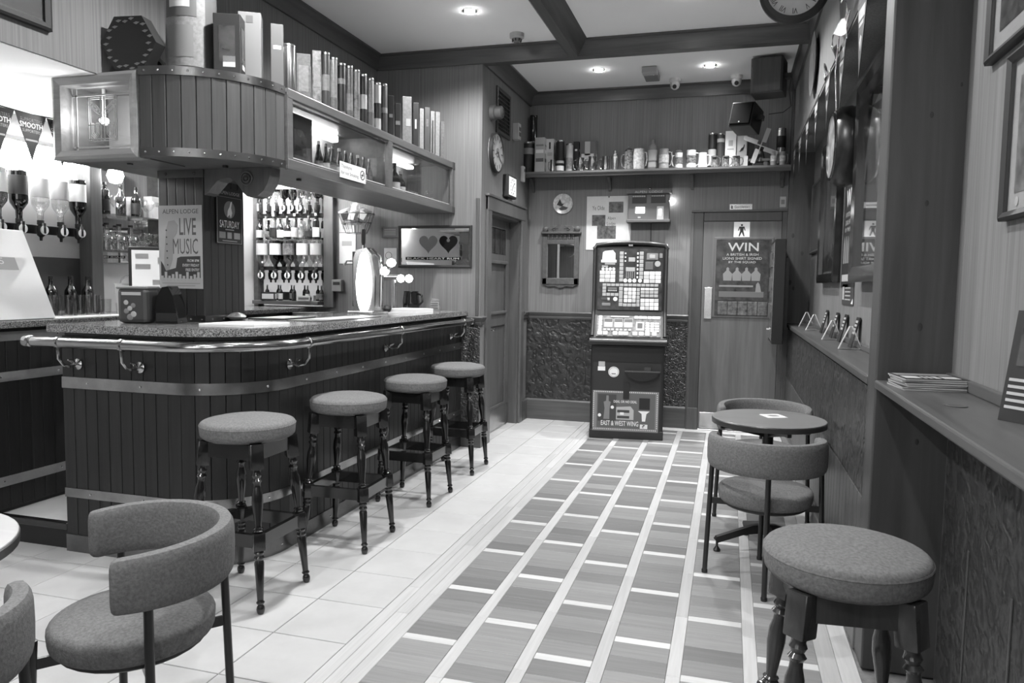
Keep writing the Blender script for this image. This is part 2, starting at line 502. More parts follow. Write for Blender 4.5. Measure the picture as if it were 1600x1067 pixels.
for i in range(2):
    y = .7
    while y < 6.85:
        l = min(.9, 6.85 - y)
        piece('border_board', .064, l, 'pale_plank_y', xr0 + .064 * (i + .5), y + l / 2, .0012); y += l
for i in range(2):
    for k in range(3):
        piece('border_board', .52, .068, 'pale_plank_x', PX0 + .26 + .53 * k, 6.868 + .068 * (i + .5) - .002, .001)

# ---- ceiling, beams, cornices
ceiling = struct(MB().box(XB - .1, 1.3, -1.2, 7.2, CEIL, CEIL + .1).build('ceiling', 'ceiling_paint'))
struct(MB().box(XL - .1, XB - .012, -1.2, YR + .1, ZS - .004, ZS + .08).build('ceiling_servery', 'ceiling_paint'))
def cove(drop=.12, out=.105):
    p = [(0, CEIL - .001), (0, CEIL - drop), (.016, CEIL - drop)]
    for i in range(1, 7):
        a = PI / 2 * i / 7
        p.append((.016 + (out - .03) * (1 - math.cos(a)), CEIL - drop + (drop - .016) * math.sin(a)))
    p += [(out, CEIL - .014), (out, CEIL - .001)]
    return p
def cornice(name, path, mat, drop=.12, out=.105):
    return struct(MB().sweep(path, cove(drop, out)).build(name, mat, smooth=True))
cornice('trim_1', [(XB, -1.2), (XB, YR)], 'stained_wood_y', .115, .06)                     # above the bar wall; right-hand side faces +x
cornice('trim_2', [(XB, YR), (XD, YR)], 'stained_wood_x', .12, .05)
struct(MB().sweep([(XD, YR), (.475, YR)], [(p[0] if p[0] else -.07, p[1]) for p in cove(.12, .05)]).build('trim_3', 'stained_wood_x', smooth=True))   # beam across the room
struct(MB().prism([(-1.205, CEIL - .12), (-1.14, CEIL - .12), (-1.128, CEIL - .1), (-1.085, CEIL - .02), (-1.068, CEIL), (-1.297, CEIL), (-1.28, CEIL - .02), (-1.222, CEIL - .1)], -YR, 1.2,
               Matrix.Rotation(PI / 2, 4, 'X')).build('trim_4', 'stained_wood_y'))           # beam along the room
cornice('trim_5', [(XD, YR + .07), (XD, YB)], 'stained_wood_y', .12, .09)
cornice('trim_6', [(XD, YB), (.5, YB)], 'stained_wood_x', .11, .06)
cornice('trim_7', [(.475, 6.9), (.475, 2.86)], 'stained_wood_y', .125, .05)

# ---- walls
wall_back = struct(MB().box(XD - .1, 1.3, YB, YB + .1, 0, CEIL).build('wall_back', 'wallpaper'))
DY0, DY1, DZ = 5.80, 6.70, 1.885
m = MB().box(XD - .12, XD, YR + .0, DY0, 0, CEIL).box(XD - .12, XD, DY1, YB, 0, CEIL).box(XD - .12, XD, DY0, DY1, DZ, CEIL)
wall_door = struct(m.build('wall_left', 'wallpaper'))
wall_return = struct(MB().box(XL - .1, XD - .12, YR, YR + .1, 0, CEIL).build('wall_bar_end', 'wallpaper'))
struct(MB().box(XB - .1, XB, -1.2, YR, ZS - .002, CEIL).build('wall_above_bar', 'wallpaper'))
struct(MB().box(XL - .1, XL, -1.2, YR, 0, ZS).build('wall_servery', 'servery_paint'))
wall_front = struct(MB().box(XL - .1, XB - .1, -1.3, -1.2, 0, CEIL).box(XB - .1, XN + .1, -1.3, -1.2, 0, .85).box(XB - .1, XN + .1, -1.3, -1.2, 2.75, CEIL).box(XB - .1, -2.3, -1.3, -1.2, .85, 2.75).box(-1.25, -.95, -1.3, -1.2, .85, 2.75).box(.15, XN + .1, -1.3, -1.2, .85, 2.75).build('wall_front', 'stained_wood'))
wall_right = struct(MB().box(XR, XR + .1, 2.86, YB, 0, CEIL).build('wall_right', 'wallpaper'))
struct(MB().box(.475, XR, 2.86, 6.88, 2.45, CEIL).build('wall_right_header', 'wallpaper'))
wall_near = struct(MB().box(XN, XN + .1, -1.2, 2.72, 0, CEIL).build('wall_right_near', 'wallpaper'))
# pine pilasters with knots
def pilaster(name, x0, x1, y0, y1, knots):
    o = struct(MB().cbox(x0, x1, y0, y1, 0, CEIL, .006).build(name, 'pine'))
    for kx, kz, kr in knots:
        MB().lathe([(kr, 0), (kr * .6, .0006), (.001, .0007)], 14, Matrix.Translation((kx, y0, kz)) @ Matrix.Rotation(PI / 2, 4, 'X') @ Matrix.Diagonal((1, 1.7, 1, 1))).build('knot', 'knot', o)
    return o
pilaster('trim_8', .475, XN + .1, 2.72, 2.86, [(.60, 1.86, .006), (.60, 1.58, .006), (.60, 1.18, .008), (.675, .85, .009), (.61, .8, .006), (.68, 1.95, .004)])
pilaster('trim_9', .455, XR + .1, 6.88, YB, [(.50, 1.75, .012), (.49, 1.35, .014), (.52, 1.3, .01), (.50, .72, .014), (.50, .9, .012), (.58, 1.6, .012)])

# ---- right dado with ledge
dado = struct(MB().box(.50, XR, 2.86, 6.88, 0, .955).build('wall_right_dado', 'dado_board'))
me = None
y = 2.862
k = 0
while y < 6.86:
    w = .0892
    if me is None:
        o = MB().cbox(0, .012, 0, w - .003, 0, .42, .003).build('board', 'dado_board', dado); me = o.data; o.location = (.489, y, .12)
    else:
        link('board', me, dado, (.489, y, .12))
    y += w; k += 1
for k in range(4):
    y0 = 2.862 + k * 1.005
    MB().box(.492, .50, y0, y0 + 1.0, .545, .95).build('embossed_panel', 'dado_emboss', dado)
struct(MB().cbox(.470, .50, 2.86, 6.88, 0, .12, .006).build('baseboard_right', 'stained_wood_y'))
ledge_far = struct(MB().cbox(.472, XR, 2.86, 6.88, .965, 1.0, .008).build('trim_10', 'pine_y'))
struct(MB().cbox(XR - .018, XR, 2.862, 6.878, 1.0, 1.03, .004).build('trim_11', 'stained_wood_y'))
ledge_near = struct(MB().cbox(.472, XN, -1.15, 2.719, .972, 1.0, .006).build('trim_12', 'pine_y'))
struct(MB().cbox(XN - .018, XN, -1.15, 2.719, 1.0, 1.035, .004).build('trim_13', 'stained_wood_y'))
for k in range(4):
    y0 = 2.70 - .95 * (k + 1)
    p = MB().box(XN - .008, XN, y0, y0 + .935, .02, .96).build('embossed_panel', 'dado_emboss', wall_near)
    for q in range(2):
        MB().cbox(XN - .012, XN - .006, y0 + .3 + q * .35, y0 + .312 + q * .35, .03, .55, .003).build('raised_rib', 'dado_board', wall_near)

# ---- back wall dado, rail, skirting
for (a, b, mt) in ((XD + .002, -1.05, 'dado_emboss'), (-1.05, -.36, 'dado_emboss_fine')):
    MB().box(a, b, YB - .008, YB, .2, .985).build('embossed_panel', mt, wall_back)
for q in range(5):
    x = -1.77 + q * .155
    MB().cbox(x - .012, x + .012, YB - .013, YB - .007, .34, .72, .004).build('raised_column', 'dado_emboss', wall_back)
    MB().lathe([(.05, 0), (.03, .005), (.001, .006)], 14, Matrix.Translation((x, YB - .008, .80)) @ Matrix.Rotation(PI / 2, 4, 'X')).build('raised_capital', 'dado_emboss', wall_back)
RAIL = [(0, .975), (.012, .975), (.016, .99), (.012, 1.0), (.03, 1.02), (.034, 1.035), (.026, 1.045), (0, 1.045)]
def railing(name, path): return struct(MB().sweep(path, RAIL).build(name, 'stained_wood_x', smooth=True))
railing('trim_14', [(XD, 6.83), (XD, YB), (-.36, YB)])
struct(MB().sweep([(XD, 6.83), (XD, YB), (-.36, YB)], [(0, 0), (.02, 0), (.02, .185), (.012, .2), (0, .2)]).build('baseboard_back', 'stained_wood_x'))
# pier between bar end and door
MB().box(-2.03, XD, YR - .008, YR, .12, .985).build('embossed_panel', 'dado_emboss_fine', wall_return)
railing('trim_15', [(-2.03, YR), (XD + .0, YR), (XD, YR + .07)])
struct(MB().sweep([(-2.03, YR), (XD, YR), (XD, YR + .07)], [(0, 0), (.02, 0), (.02, .15), (0, .15)]).build('baseboard_left', 'stained_wood_x'))
struct(MB().cbox(XD - .04, XD - .012, YR - .012, YR, 1.045, 1.965, .004).build('trim_16', 'stained_wood'))

# ---- door 1: panelled door in the left wall
d1 = bpy.data.objects.new('door_1', None); COL.objects.link(d1); struct(d1); d1.location = (XD, (DY0 + DY1) / 2, 0); d1.rotation_euler = (0, 0, PI / 2)
# local: x along +y of the room, y = depth into the wall (+), z up
W = DY1 - DY0
def arch(x0, x1, z1, w, t):
    return MB().cbox(x0 - w, x0, -.022, 0, 0, z1 + w, .005).cbox(x1, x1 + w, -.022, 0, 0, z1 + w, .005).cbox(x0 - w, x1 + w, -.026, 0, z1, z1 + w, .005).cbox(x0 - w - .012, x1 + w + .012, -.036, 0, z1 + w, z1 + w + .02, .004)
arch(-W / 2, W / 2, DZ, .11, .02).build('architrave', 'door_wood', d1)
MB().box(-W / 2, -W / 2 + .02, 0, .12, 0, DZ).box(W / 2 - .02, W / 2, 0, .12, 0, DZ).box(-W / 2, W / 2, 0, .12, DZ - .02, DZ).build('jamb', 'door_wood', d1)
leaf = MB().box(-W / 2 + .022, W / 2 - .022, .105, .118, .012, DZ - .022).build('leaf', 'door_wood', d1)
def fr(x0, x1, z0, z1, nm): return MB().cbox(x0, x1, .088, .106, z0, z1, .004).build(nm, 'door_wood', d1)
a, b = -W / 2 + .022, W / 2 - .022
fr(a, a + .11, .012, DZ - .022, 'stile'); fr(b - .11, b, .012, DZ - .022, 'stile')
for z0, z1 in ((.012, .22), (.93, 1.06), (1.48, 1.56), (DZ - .1, DZ - .022)): fr(a + .11, b - .11, z0, z1, 'rail')
MB().cbox(a + .11, b - .11, .07, .1, 1.035, 1.06, .006).build('moulding', 'door_wood', d1)
MB().cbox(a + .11, b - .11, .07, .1, 1.475, 1.505, .006).build('moulding', 'door_wood', d1)
MB().box(a + .11, b - .11, .096, .104, 1.565, DZ - .105).build('leaded_pane', 'photo_dark', d1)
for q in range(1, 4):
    MB().box(a + .11 + (b - a - .22) * q / 4 - .004, a + .11 + (b - a - .22) * q / 4 + .004, .09, .1, 1.565, DZ - .105).build('lead_strip', 'darkgrey', d1)
MB().cbox(a + .02, b - .02, .082, .09, .02, .2, .002).build('kick_plate', 'steel', d1)
h = MB().cbox(a + .03, a + .07, .078, .09, .82, 1.0, .003).build('handle_plate', 'brass', d1)
MB().rod((a + .05, .08, .92), (a + .05, .03, .92), .010, .010, 12).rod((a + .045, .034, .92), (a + .19, .03, .915), .010, .008, 12).lathe([(.001, -.016), (.014, -.008), (.016, 0), (.014, .008), (.001, .016)], 12, Matrix.Translation((a + .2, .03, .915))).build('lever', 'chrome', d1, smooth=True)
MB().cbox(a + .06, a + .15, .08, .09, .74, .86, .002).build('notice_card', 'darkgrey', d1)

# ---- door 2: door to the gents in the back wall
d2 = bpy.data.objects.new('door_2', None); COL.objects.link(d2); struct(d2); d2.location = (.084, YB, 0)
x0, x1 = -.331, .331
MB().cbox(x0 - .095, x0, -.03, 0, 0, 1.975, .006).cbox(x1, x1 + .095, -.03, 0, 0, 1.975, .006).cbox(x0, x1, -.03, 0, 1.885, 1.975, .006).build('architrave', 'pine', d2)
MB().cbox(x0 - .11, x1 + .11, -.045, 0, 1.965, 1.985, .004).build('head_moulding', 'stained_wood_x', d2)
MB().cbox(x0 - .108, x0 - .084, -.034, 0, 0, 1.975, .004).build('edge_bead', 'stained_wood', d2)
MB().cbox(x0 - .1, x0 + .0, -.036, 0, 0, .2, .004).build('plinth_block', 'stained_wood', d2)
MB().box(x0 + .003, x1 - .003, -.026, -.004, .012, 1.882).build('leaf', 'door_wood', d2)
MB().cbox(-.235, .27, -.034, -.024, 1.03, 1.745, .004).build('panel_moulding', 'door_wood', d2)
MB().box(-.215, .25, -.037, -.03, 1.05, 1.725).build('panel_pane', 'photo_dark', d2)
for q in range(5):
    MB().cbox(-.185 + q * .085, -.105 + q * .085, -.041, -.035, 1.055, 1.175, .003).build('glass_pane', 'photo_print', d2)
MB().cbox(-.306, -.238, -.034, -.024, 1.016, 1.297, .003).build('push_plate', 'steel', d2)
MB().cbox(x0 + .015, x1 - .015, -.031, -.024, .02, .165, .003).build('kick_plate', 'steel', d2)
MB().cbox(x0, x1, -.04, .0, -.002, .012, .003).build('threshold', 'steel', d2)

# ================================================================== BAR
def arcpath(pts_before, c, r, a0, a1, n, pts_after):
    return list(pts_before) + [(c[0] + r * math.cos(a0 + (a1 - a0) * i / n), c[1] + r * math.sin(a0 + (a1 - a0) * i / n)) for i in range(n + 1)] + list(pts_after)
def along(path, pitch):
    """positions at equal steps along a path: (x, y, angle)"""
    out = []; carry = pitch / 2
    for a, b in zip(path, path[1:]):
        a = Vector(a); b = Vector(b); l = (b - a).length; t = (b - a).normalized()
        s = carry
        while s < l:
            p = a + t * s; out.append((p.x, p.y, math.atan2(t.y, t.x))); s += pitch
        carry = s - l
    return out
def cladding(path, pitch, z0, z1, mat, parent, name='board', th=.014):
    me = None
    for x, y, a in along(path, pitch):
        if me is None:
            o = MB().cbox(-pitch / 2 + .0012, pitch / 2 - .0012, 0, th, 0, z1 - z0, .0035).build(name, mat, parent)
            me = o.data; o.location = (x, y, z0); o.rotation_euler = (0, 0, a)
        else:
            link(name, me, parent, (x, y, z0), (0, 0, a))
def band(path, z0, z1, mat, parent, th=.005, name='band'):
    return MB().sweep(path, [(-.002, z0), (th, z0), (th, z1), (-.002, z1)]).build(name, mat, parent, smooth=True)

BP = arcpath([(-3.0, 2.77)], (-2.38, 3.12), .35, -PI / 2, 0, 10, [(-2.03, 5.565)])
def off(path, d):
    out = []
    for j in range(len(path)):
        p = Vector(path[j]); a = Vector(path[max(j - 1, 0)]); b = Vector(path[min(j + 1, len(path) - 1)])
        t = (b - a).normalized(); out.append((p.x + t.y * d, p.y - t.x * d))
    return out
bar = thing('bar_counter', 'dark boarded bar counter with rounded corner, metal bands and brass rail', 'bar', (0, 0, 0))
MB().prism(off(BP, -.02) + [(-2.55, 5.565), (-2.55, 3.35), (-3.0, 3.35)], .0, 1.045).build('carcass', 'satin_black', bar)
cladding(BP, .066, .012, 1.03, 'bar_board', bar)
band(BP, .785, .838, 'dull_brass', bar); band(BP, .264, .308, 'dull_brass', bar); band(BP, .0, .082, 'dark_band', bar, name='kick_plate')
band(BP, .985, 1.022, 'dark_band', bar, .008, 'top_band')
for z, st in ((.811, .30), (.286, .30), (.04, .45), (1.004, .21)):
    for x, y, a in along(BP, st):
        n = Vector((math.sin(a), -math.cos(a), 0))
        screws([Vector((x, y, z)) + n * (.008 if z > 1 else .005)], 'chrome', bar, n, .006)
rp = arcpath([(-3.075, 2.665)], (-2.38, 3.12), .455, -PI / 2, 0, 14, [(-1.925, 5.50)])
rail = MB().tube([(x, y, 1.008) for x, y in rp], .0235, 14).build('hand_rail', 'brass', bar, smooth=True); rail['label'] = 'polished brass bar rail'
for p, d in (((-3.095, 2.665, 1.008), (1, 0, 0)), ((-1.925, 5.52, 1.008), (0, -1, 0))):
    q = Vector(d).to_track_quat('Z', 'Y').to_matrix().to_4x4(); q.translation = p
    MB().lathe([(.012, -.006), (.026, 0), (.028, .012), (.028, .04), (.025, .045)], 16, q).build('rail_end_cap', 'brass', rail, smooth=True)
def rail_bracket(x, y, a):
    n = Vector((math.sin(a), -math.cos(a), 0)); base = Vector((x, y, 0))
    b = MB(); q = n.to_track_quat('Z', 'Y').to_matrix().to_4x4(); q.translation = base + Vector((0, 0, .90)) + n * .004
    b.lathe([(.026, 0), (.026, .004), (.015, .012), (.010, .02)], 14, q)
    b.tube([base + Vector((0, 0, .90)) + n * .015, base + Vector((0, 0, .895)) + n * .05, base + Vector((0, 0, .905)) + n * .085, base + Vector((0, 0, .935)) + n * .11, base + Vector((0, 0, .985)) + n * .112], .0075, 8)
    b.tube([base + Vector((0, 0, .90)) + n * .03, base + Vector((0, 0, .92)) + n * .04, base + Vector((0, 0, .925)) + n * .06], [.006, .008, .003], 8)
    t = Vector((n.y, -n.x, 0))
    q2 = t.to_track_quat('Z', 'Y').to_matrix().to_4x4(); q2.translation = base + Vector((0, 0, 1.008)) + n * .105 - t * .009
    b.lathe([(.0245, 0), (.0285, .003), (.0285, .015), (.0245, .018)], 16, q2)
    b.build('rail_bracket', 'brass', bar, smooth=True)
for x, y, a in ((-2.90, 2.77, 0), (-2.55, 2.77, 0), (-2.03, 3.15, PI / 2), (-2.03, 4.2, PI / 2), (-2.03, 5.32, PI / 2)): rail_bracket(x, y, a)
wt = MB()
outer = off(arcpath([(-3.03, 2.77)], (-2.38, 3.12), .35, -PI / 2, 0, 14, [(-2.03, 5.575)]), .05)
poly_o = outer + [(-2.62, 5.575), (-2.62, 3.45), (-3.03, 3.45)]
poly_i = off(outer, -.006) + [(-2.614, 5.575), (-2.614, 3.444), (-3.024, 3.444)]
wt.prism(poly_o, 1.05, 1.079); wt.prism(poly_i, 1.079, 1.085)
tag(wt.build('bar_worktop', 'granite'), 'speckled granite worktop with rounded corner lying on the long bar', 'worktop')

# back counter behind the bar
BX = -3.42
wing = thing('back_counter', 'dark boarded back counter behind the bar with two brass bands', 'counter', (0, 0, 0))
MB().box(XL + .002, BX - .016, 2.775, 5.57, .13, 1.045).build('carcass', 'satin_black', wing)
cladding([(BX, 2.77), (BX, 4.4)], .066, .15, 1.03, 'bar_board', wing)
for z0, z1, mt in ((.785, .832, 'pale_band'), (.264, .312, 'pale_band'), (.985, 1.03, 'pale_band')):
    band([(BX, 2.765), (BX, 4.4)], z0, z1, mt, wing)
    screws([(BX + .005, 2.8 + .33 * k, (z0 + z1) / 2) for k in range(5)], 'chrome', wing, (1, 0, 0), .006)
screws([(BX + .001, 2.79 + .033 * k, .165) for k in range(16)], 'ink', wing, (1, 0, 0), .003, 'nail')
tag(MB().cbox(XL + .002, -3.36, 2.72, 5.57, 1.05, 1.085, .006).build('back_worktop', 'granite'), 'speckled granite worktop on the back counter behind the bar', 'worktop')
# raised floor behind the bar
sf = struct(MB().box(XL, -2.6, 2.80, YR, 0, .128).build('floor_servery', 'offwhite'))
MB().cbox(XL, -3.002, 2.772, 2.81, .094, .13, .008).build('step_nosing', 'dark_turned_wood', sf)
MB().box(XL, -3.002, 2.792, 2.80, 0, .094).build('step_riser', 'ink', sf)

# ---- canopy
CT, CB = 2.235, 1.85
AP = arcpath([], (-2.555, 3.25), .447, -PI / 2, 0, 12, [])
can = thing('bar_canopy', 'wooden canopy over the bar with boarded curved corner and glazed display cabinet', 'canopy', (0, 0, 0))
cladding(AP, .0639, CB + .01, CT - .01, 'canopy_board', can)
under = off(AP, -.018)
MB().prism([(-3.03, 2.86), (-2.555, 2.815)] + under + [(-2.108, 3.27), (-2.108, 5.575), (-2.505, 5.575), (-2.505, 3.55), (-3.03, 3.55)], CB, CB + .018).build('bottom_panel', 'canopy_wood', can)
MB().prism([(-3.03, 2.86), (-2.555, 2.815)] + under + [(-2.108, 3.27), (-2.108, 5.575), (-2.505, 5.575), (-2.505, 3.55), (-3.03, 3.55)], CT - .018, CT).build('top_panel', 'canopy_wood', can)
MB().prism(off(AP, -.016) + off(list(reversed(AP)), .026), CB + .018, CT - .018).build('curved_core', 'satin_black', can)
for z0, z1 in ((CT - .034, CT + .004), (CB - .004, CB + .034)):
    band(AP, z0, z1, 'dark_band', can, .006)
    for x, y, a in along(AP, .064):
        n = Vector((math.sin(a), -math.cos(a), 0)); screws([Vector((x, y, (z0 + z1) / 2)) + n * .006], 'chrome', can, n, .0055)
MB().box(-2.515, -2.505, 3.3, 5.575, CB, CT).build('back_panel', 'lightgrey', can)
MB().box(-2.50, -2.115, 4.415, 4.435, CB + .018, CT - .018).build('divider', 'canopy_wood', can)
MB().box(-2.50, -2.115, 3.275, 3.29, CB + .018, CT - .018).build('cabinet_side', 'canopy_wood', can)
MB().cbox(-2.125, -2.100, 3.27, 5.575, CT - .045, CT + .003, .004).build('top_rail', 'canopy_wood', can)
MB().cbox(-2.125, -2.100, 3.27, 5.575, CB - .003, CB + .05, .004).build('bottom_rail', 'canopy_wood', can)
for y0, y1 in ((3.27, 3.315), (4.395, 4.455), (5.53, 5.575)):
    MB().cbox(-2.124, -2.101, y0, y1, CB + .045, CT - .04, .003).build('stile', 'canopy_wood', can)
MB().cbox(-2.103, -2.097, 5.53, 5.578, CT - .05, CT + .004, .001).build('corner_plate', 'darkgrey', can)
MB().cbox(-2.103, -2.097, 5.53, 5.578, CB - .004, CB + .045, .001).build('corner_plate', 'darkgrey', can)
for y0, y1 in ((3.315, 4.395), (4.455, 5.53)):
    MB().box(-2.135, -2.130, y0, y1, CB + .05, CT - .045).build('glass_pane', 'pane_glass', can)
    MB().box(-2.140, -2.126, y0, y1, CT - .062, CT - .054).build('sliding_track', 'dark_band', can)
    MB().box(-2.140, -2.126, y0, y1, CB + .062, CB + .068).build('gallery_rail', 'lightgrey', can)
MB().cbox(-2.45, -2.40, 3.33, 4.30, CT - .062, CT - .02, .01).build('strip_light', 'soft_lamp', can)
MB().cbox(-2.45, -2.39, 4.5, 5.45, CT - .058, CT - .03, .01).build('strip_light_cover', 'lit_white', can)
for x, y in ((-2.75, 2.95), (-2.35, 3.12), (-2.25, 3.6)): MB().cbox(x - .01, x + .01, y - .01, y + .01, CB - .012, CB, .002).build('cup_hook', 'ink', can)

# ---- lantern window at the canopy's end
LX0, LX1, LY, LZ0, LZ1 = -3.035, -2.562, 2.80, 1.842, 2.222
lan = thing('lantern_box', 'square lit lantern window with leaded tulip pattern in pale wood frame', 'lantern', ((LX0 + LX1) / 2, LY, (LZ0 + LZ1) / 2), FACE['-y'])
w2, h2 = (LX1 - LX0) / 2, (LZ1 - LZ0) / 2
frame4(-w2, w2, -h2, h2, .042, 'lantern_wood', lan, -.07, .012, 'frame', .006)
MB().box(-w2 + .002, -w2 + .02, -h2 + .01, h2 - .01, -.3, -.07).box(w2 - .02, w2 - .002, -h2 + .01, h2 - .01, -.3, -.07).box(-w2 + .002, w2 - .002, h2 - .02, h2 - .002, -.3, -.07).box(-w2 + .002, w2 - .002, -h2 + .002, -h2 + .02, -.3, -.07).build('box_side', 'stained_wood', lan)
MB().box(-w2 + .02, w2 - .02, -h2 + .02, h2 - .02, -.31, -.3).build('box_back', 'midgrey', lan)
MB().box(-w2 + .03, w2 - .03, -h2 + .03, h2 - .03, -.075, -.071).build('glass_pane', 'pane_glass', lan)
MB().lathe([(.001, -.04), (.03, -.025), (.034, 0), (.022, .03), (.012, .045)], 16, Matrix.Translation((-.115, .02, -.17)) @ Matrix.Scale(.55, 4)).build('bulb', 'soft_lamp', lan, smooth=True)
MB().rod((-.115, .04, -.17), (-.115, h2 - .02, -.17), .008).build('bulb_holder', 'offwhite', lan)
ll = bpy.data.lights.new('lantern_light', 'POINT'); ll.energy = 1.3; ll.shadow_soft_size = .04
lo = bpy.data.objects.new('lantern_light', ll); COL.objects.link(lo); lo.parent = lan; lo.location = (-.1, .02, -.125)
zl = -.071
def strip(x0, y0, x1, y1, w=.005):
    d = Vector((x1 - x0, y1 - y0)); n = Vector((-d.y, d.x)).normalized() * (w / 2)
    return poly([(x0 + n.x, y0 + n.y), (x1 + n.x, y1 + n.y), (x1 - n.x, y1 - n.y), (x0 - n.x, y0 - n.y)], 'lightgrey', lan, zl, zl + .004, 'lead_strip')
for y in (h2 - .075, -h2 + .068): strip(-w2 + .04, y, w2 - .04, y, .007)
for x in (-w2 + .062, w2 - .055): strip(x, -h2 + .04, x, h2 - .04, .007)
gx0, gx1, gy0, gy1 = -.105, .055, -.095, .105
for y in (gy0, gy1, gy0 + .075, gy1 - .008, gy0 + .01): strip(gx0, y, gx1, y, .004)
for x in (gx0, gx1, -.035, -.015, gx0 + .01, gx1 - .01): strip(x, gy0, x, gy1, .004)
for cx, an in ((-.07, .5), (.02, -.5)):
    for rr in (1.0, .68, .38):
        pts = [(cx + (.042 * math.cos(a) * math.cos(an) - .03 * math.sin(a) * math.sin(an)) * rr, 0.058 + (.042 * math.cos(a) * math.sin(an) * -1 + .03 * math.sin(a) * math.cos(an)) * rr) for a in [2 * PI * i / 18 for i in range(19)]]
        MB().tube([(p[0], p[1], zl + .002) for p in pts[:-1]], .0018, 6, True).build('tulip_line', 'lightgrey', lan, smooth=True)
    for k in range(3):
        x0, x1 = cx - .022 + k * .007, cx + .022 - k * .007
        MB().tube([(x0, -.01, zl + .002), (x0, -.065 + k * .006, zl + .002), ((x0 + x1) / 2, -.085 + k * .008, zl + .002), (x1, -.065 + k * .006, zl + .002), (x1, -.01, zl + .002)], .0018, 6).build('tulip_line', 'lightgrey', lan, smooth=True)

# ---- pillar standing on the bar
PX_0, PX_1, PY0, PY1 = -2.812, -2.542, 3.20, 3.52
pil = thing('bar_pillar', 'square pillar clad in dark vertical boards between bar top and canopy', 'pillar', (0, 0, 0))
MB().box(PX_0 + .012, PX_1 - .012, PY0 + .012, PY1, 1.086, CB - .001).build('core', 'satin_black', pil)
cladding([(PX_0, PY0), (PX_1, PY0)], .054, 1.086, CB - .001, 'bar_board', pil, th=.012)
cladding([(PX_1, PY0), (PX_1, PY1)], .054, 1.086, CB - .001, 'bar_board', pil, th=.012)
cladding([(PX_0, PY1), (PX_0, PY0)], .0536, 1.086, CB - .001, 'bar_board', pil, th=.012)
pp = [(PX_0, PY0), (PX_1, PY0), (PX_1, PY1)]
band(pp, 1.086, 1.118, 'dark_band', pil, .005, 'foot_band'); band(pp, CB - .04, CB - .002, 'dark_band', pil, .004, 'head_band')
screws([(PX_0 + .06 + .065 * k, PY0 - .005, 1.10) for k in range(4)], 'chrome', pil, (0, -1, 0), .005)
screws([(PX_1 + .005, PY0 + .05 + .09 * k, 1.10) for k in range(3)], 'chrome', pil, (1, 0, 0), .005)
screws([(PX_0 + .05 + .17 * k, PY0 - .004, CB - .02) for k in range(2)], 'darkgrey', pil, (0, -1, 0), .009)
cor = thing('scroll_corbel', 'carved S-shaped wooden corbel with scroll under the curved canopy', 'corbel', (PX_1 + .002, PY0 + .09, 0))
ol = [(800, 272), (800, 490), (835, 470), (880, 425), (930, 375), (1000, 350), (1060, 352), (1110, 385), (1150, 430), (1185, 475), (1225, 508), (1270, 520), (1330, 508), (1385, 465), (1425, 405), (1446, 340), (1450, 272)]
MB().prism([((x - 798) / 1720, CB - .001 - (y - 272) / 1720) for x, y in ol], -.0, .085, Matrix.Rotation(PI / 2, 4, 'X')).build('bracket', 'stained_wood', cor)
for r0, r1, d in ((.036, .028, .008), (.022, .014, .012), (.009, .001, .016)):
    ro = MB().lathe([(r0, 0), (r0, d * .7), ((r0 + r1) / 2, d), (r1, d * .7), (r1, 0)], 20, Matrix.Translation(((1225 - 798) / 1720, -.085, CB - (360 - 272) / 1720)) @ Matrix.Rotation(PI / 2, 4, 'X'), cap=False)
    ro.build('scroll', 'stained_wood', cor, smooth=True)

# posters on the pillar
def card(name, label, cat, c, face, w, h, mat, th=.002, group=None):
    t = thing(name, label, cat, c, FACE[face] if isinstance(face, str) else face, group)
    MB().box(-w / 2, w / 2, -h / 2, h / 2, 0, th).build('sheet', mat, t)
    return t
w, h = .262, .418
t = card('poster', 'pale live music poster with guitar neck on the front of the bar pillar', 'poster', (-2.678, PY0 - .0045, 1.463), '-y', w, h, 'poster_paper')
Z = .0022
text('ALPEN LODGE', -.105, .168, .215, .022, 'ink', t, Z)
text('LIVE', -.005, .06, .1, .085, 'darkgrey', t, Z, bold=.012); text('MUSIC', -.045, -.035, .15, .078, 'darkgrey', t, Z)
poly([(-.1, -.15), (-.1, -.05), (-.085, .09), (-.07, .13), (-.035, .135), (-.012, .11), (-.02, .07), (-.045, .04), (-.05, -.06), (-.075, -.13)], 'midgrey', t, .002, .0026)
for k in range(6): disc(-.084 + k * .001, .085 - k * .035, .004, 'ink', t, .0026, .0032, 'tuning_peg')
poly([(-.12, -.155), (-.12, -.07), (-.105, -.09), (-.09, -.12), (-.03, -.105), (-.02, -.055), (.0, -.048), (.118, -.045), (.118, -.155), (.1, -.15), (.08, -.16)], 'ink', t, .002, .0027)
for k in range(11):
    rect(-.12 + k * .0218, -.105 + k * .0218, -.17, -.145 + (.02 if k % 3 == 1 else .008 * (k % 2)), 'poster_paper', t, .0027, .0032, 'skyline')
text('FROM 8PM', .04, -.075, .07, .014, 'lightgrey', t, .003, bold=.01); text('EVERY FRIDAY', .012, -.098, .1, .014, 'lightgrey', t, .003, bold=.01); text('FREE ENTRY', .03, -.121, .082, .014, 'lightgrey', t, .003, bold=.01)
for k in range(2): rect(-.115 + .03 * k, .115 - .03 * k, -.185 - .012 * k, -.18 - .012 * k, 'midgrey', t, .002, .0024)
w, h = .212, .288
t = card('poster', 'black poster with guitarist in circle on the side of the bar pillar', 'poster', (PX_1 + .0045, 3.395, 1.632), '+x', w, h, 'ink')
text('ALPEN LODGE', -.085, .112, .17, .016, 'lightgrey', t, Z)
for a in ((-.1, .1, .098, .099), (-.1, .1, -.139, -.138)): rect(*a, 'lightgrey', t, .002, .0025)
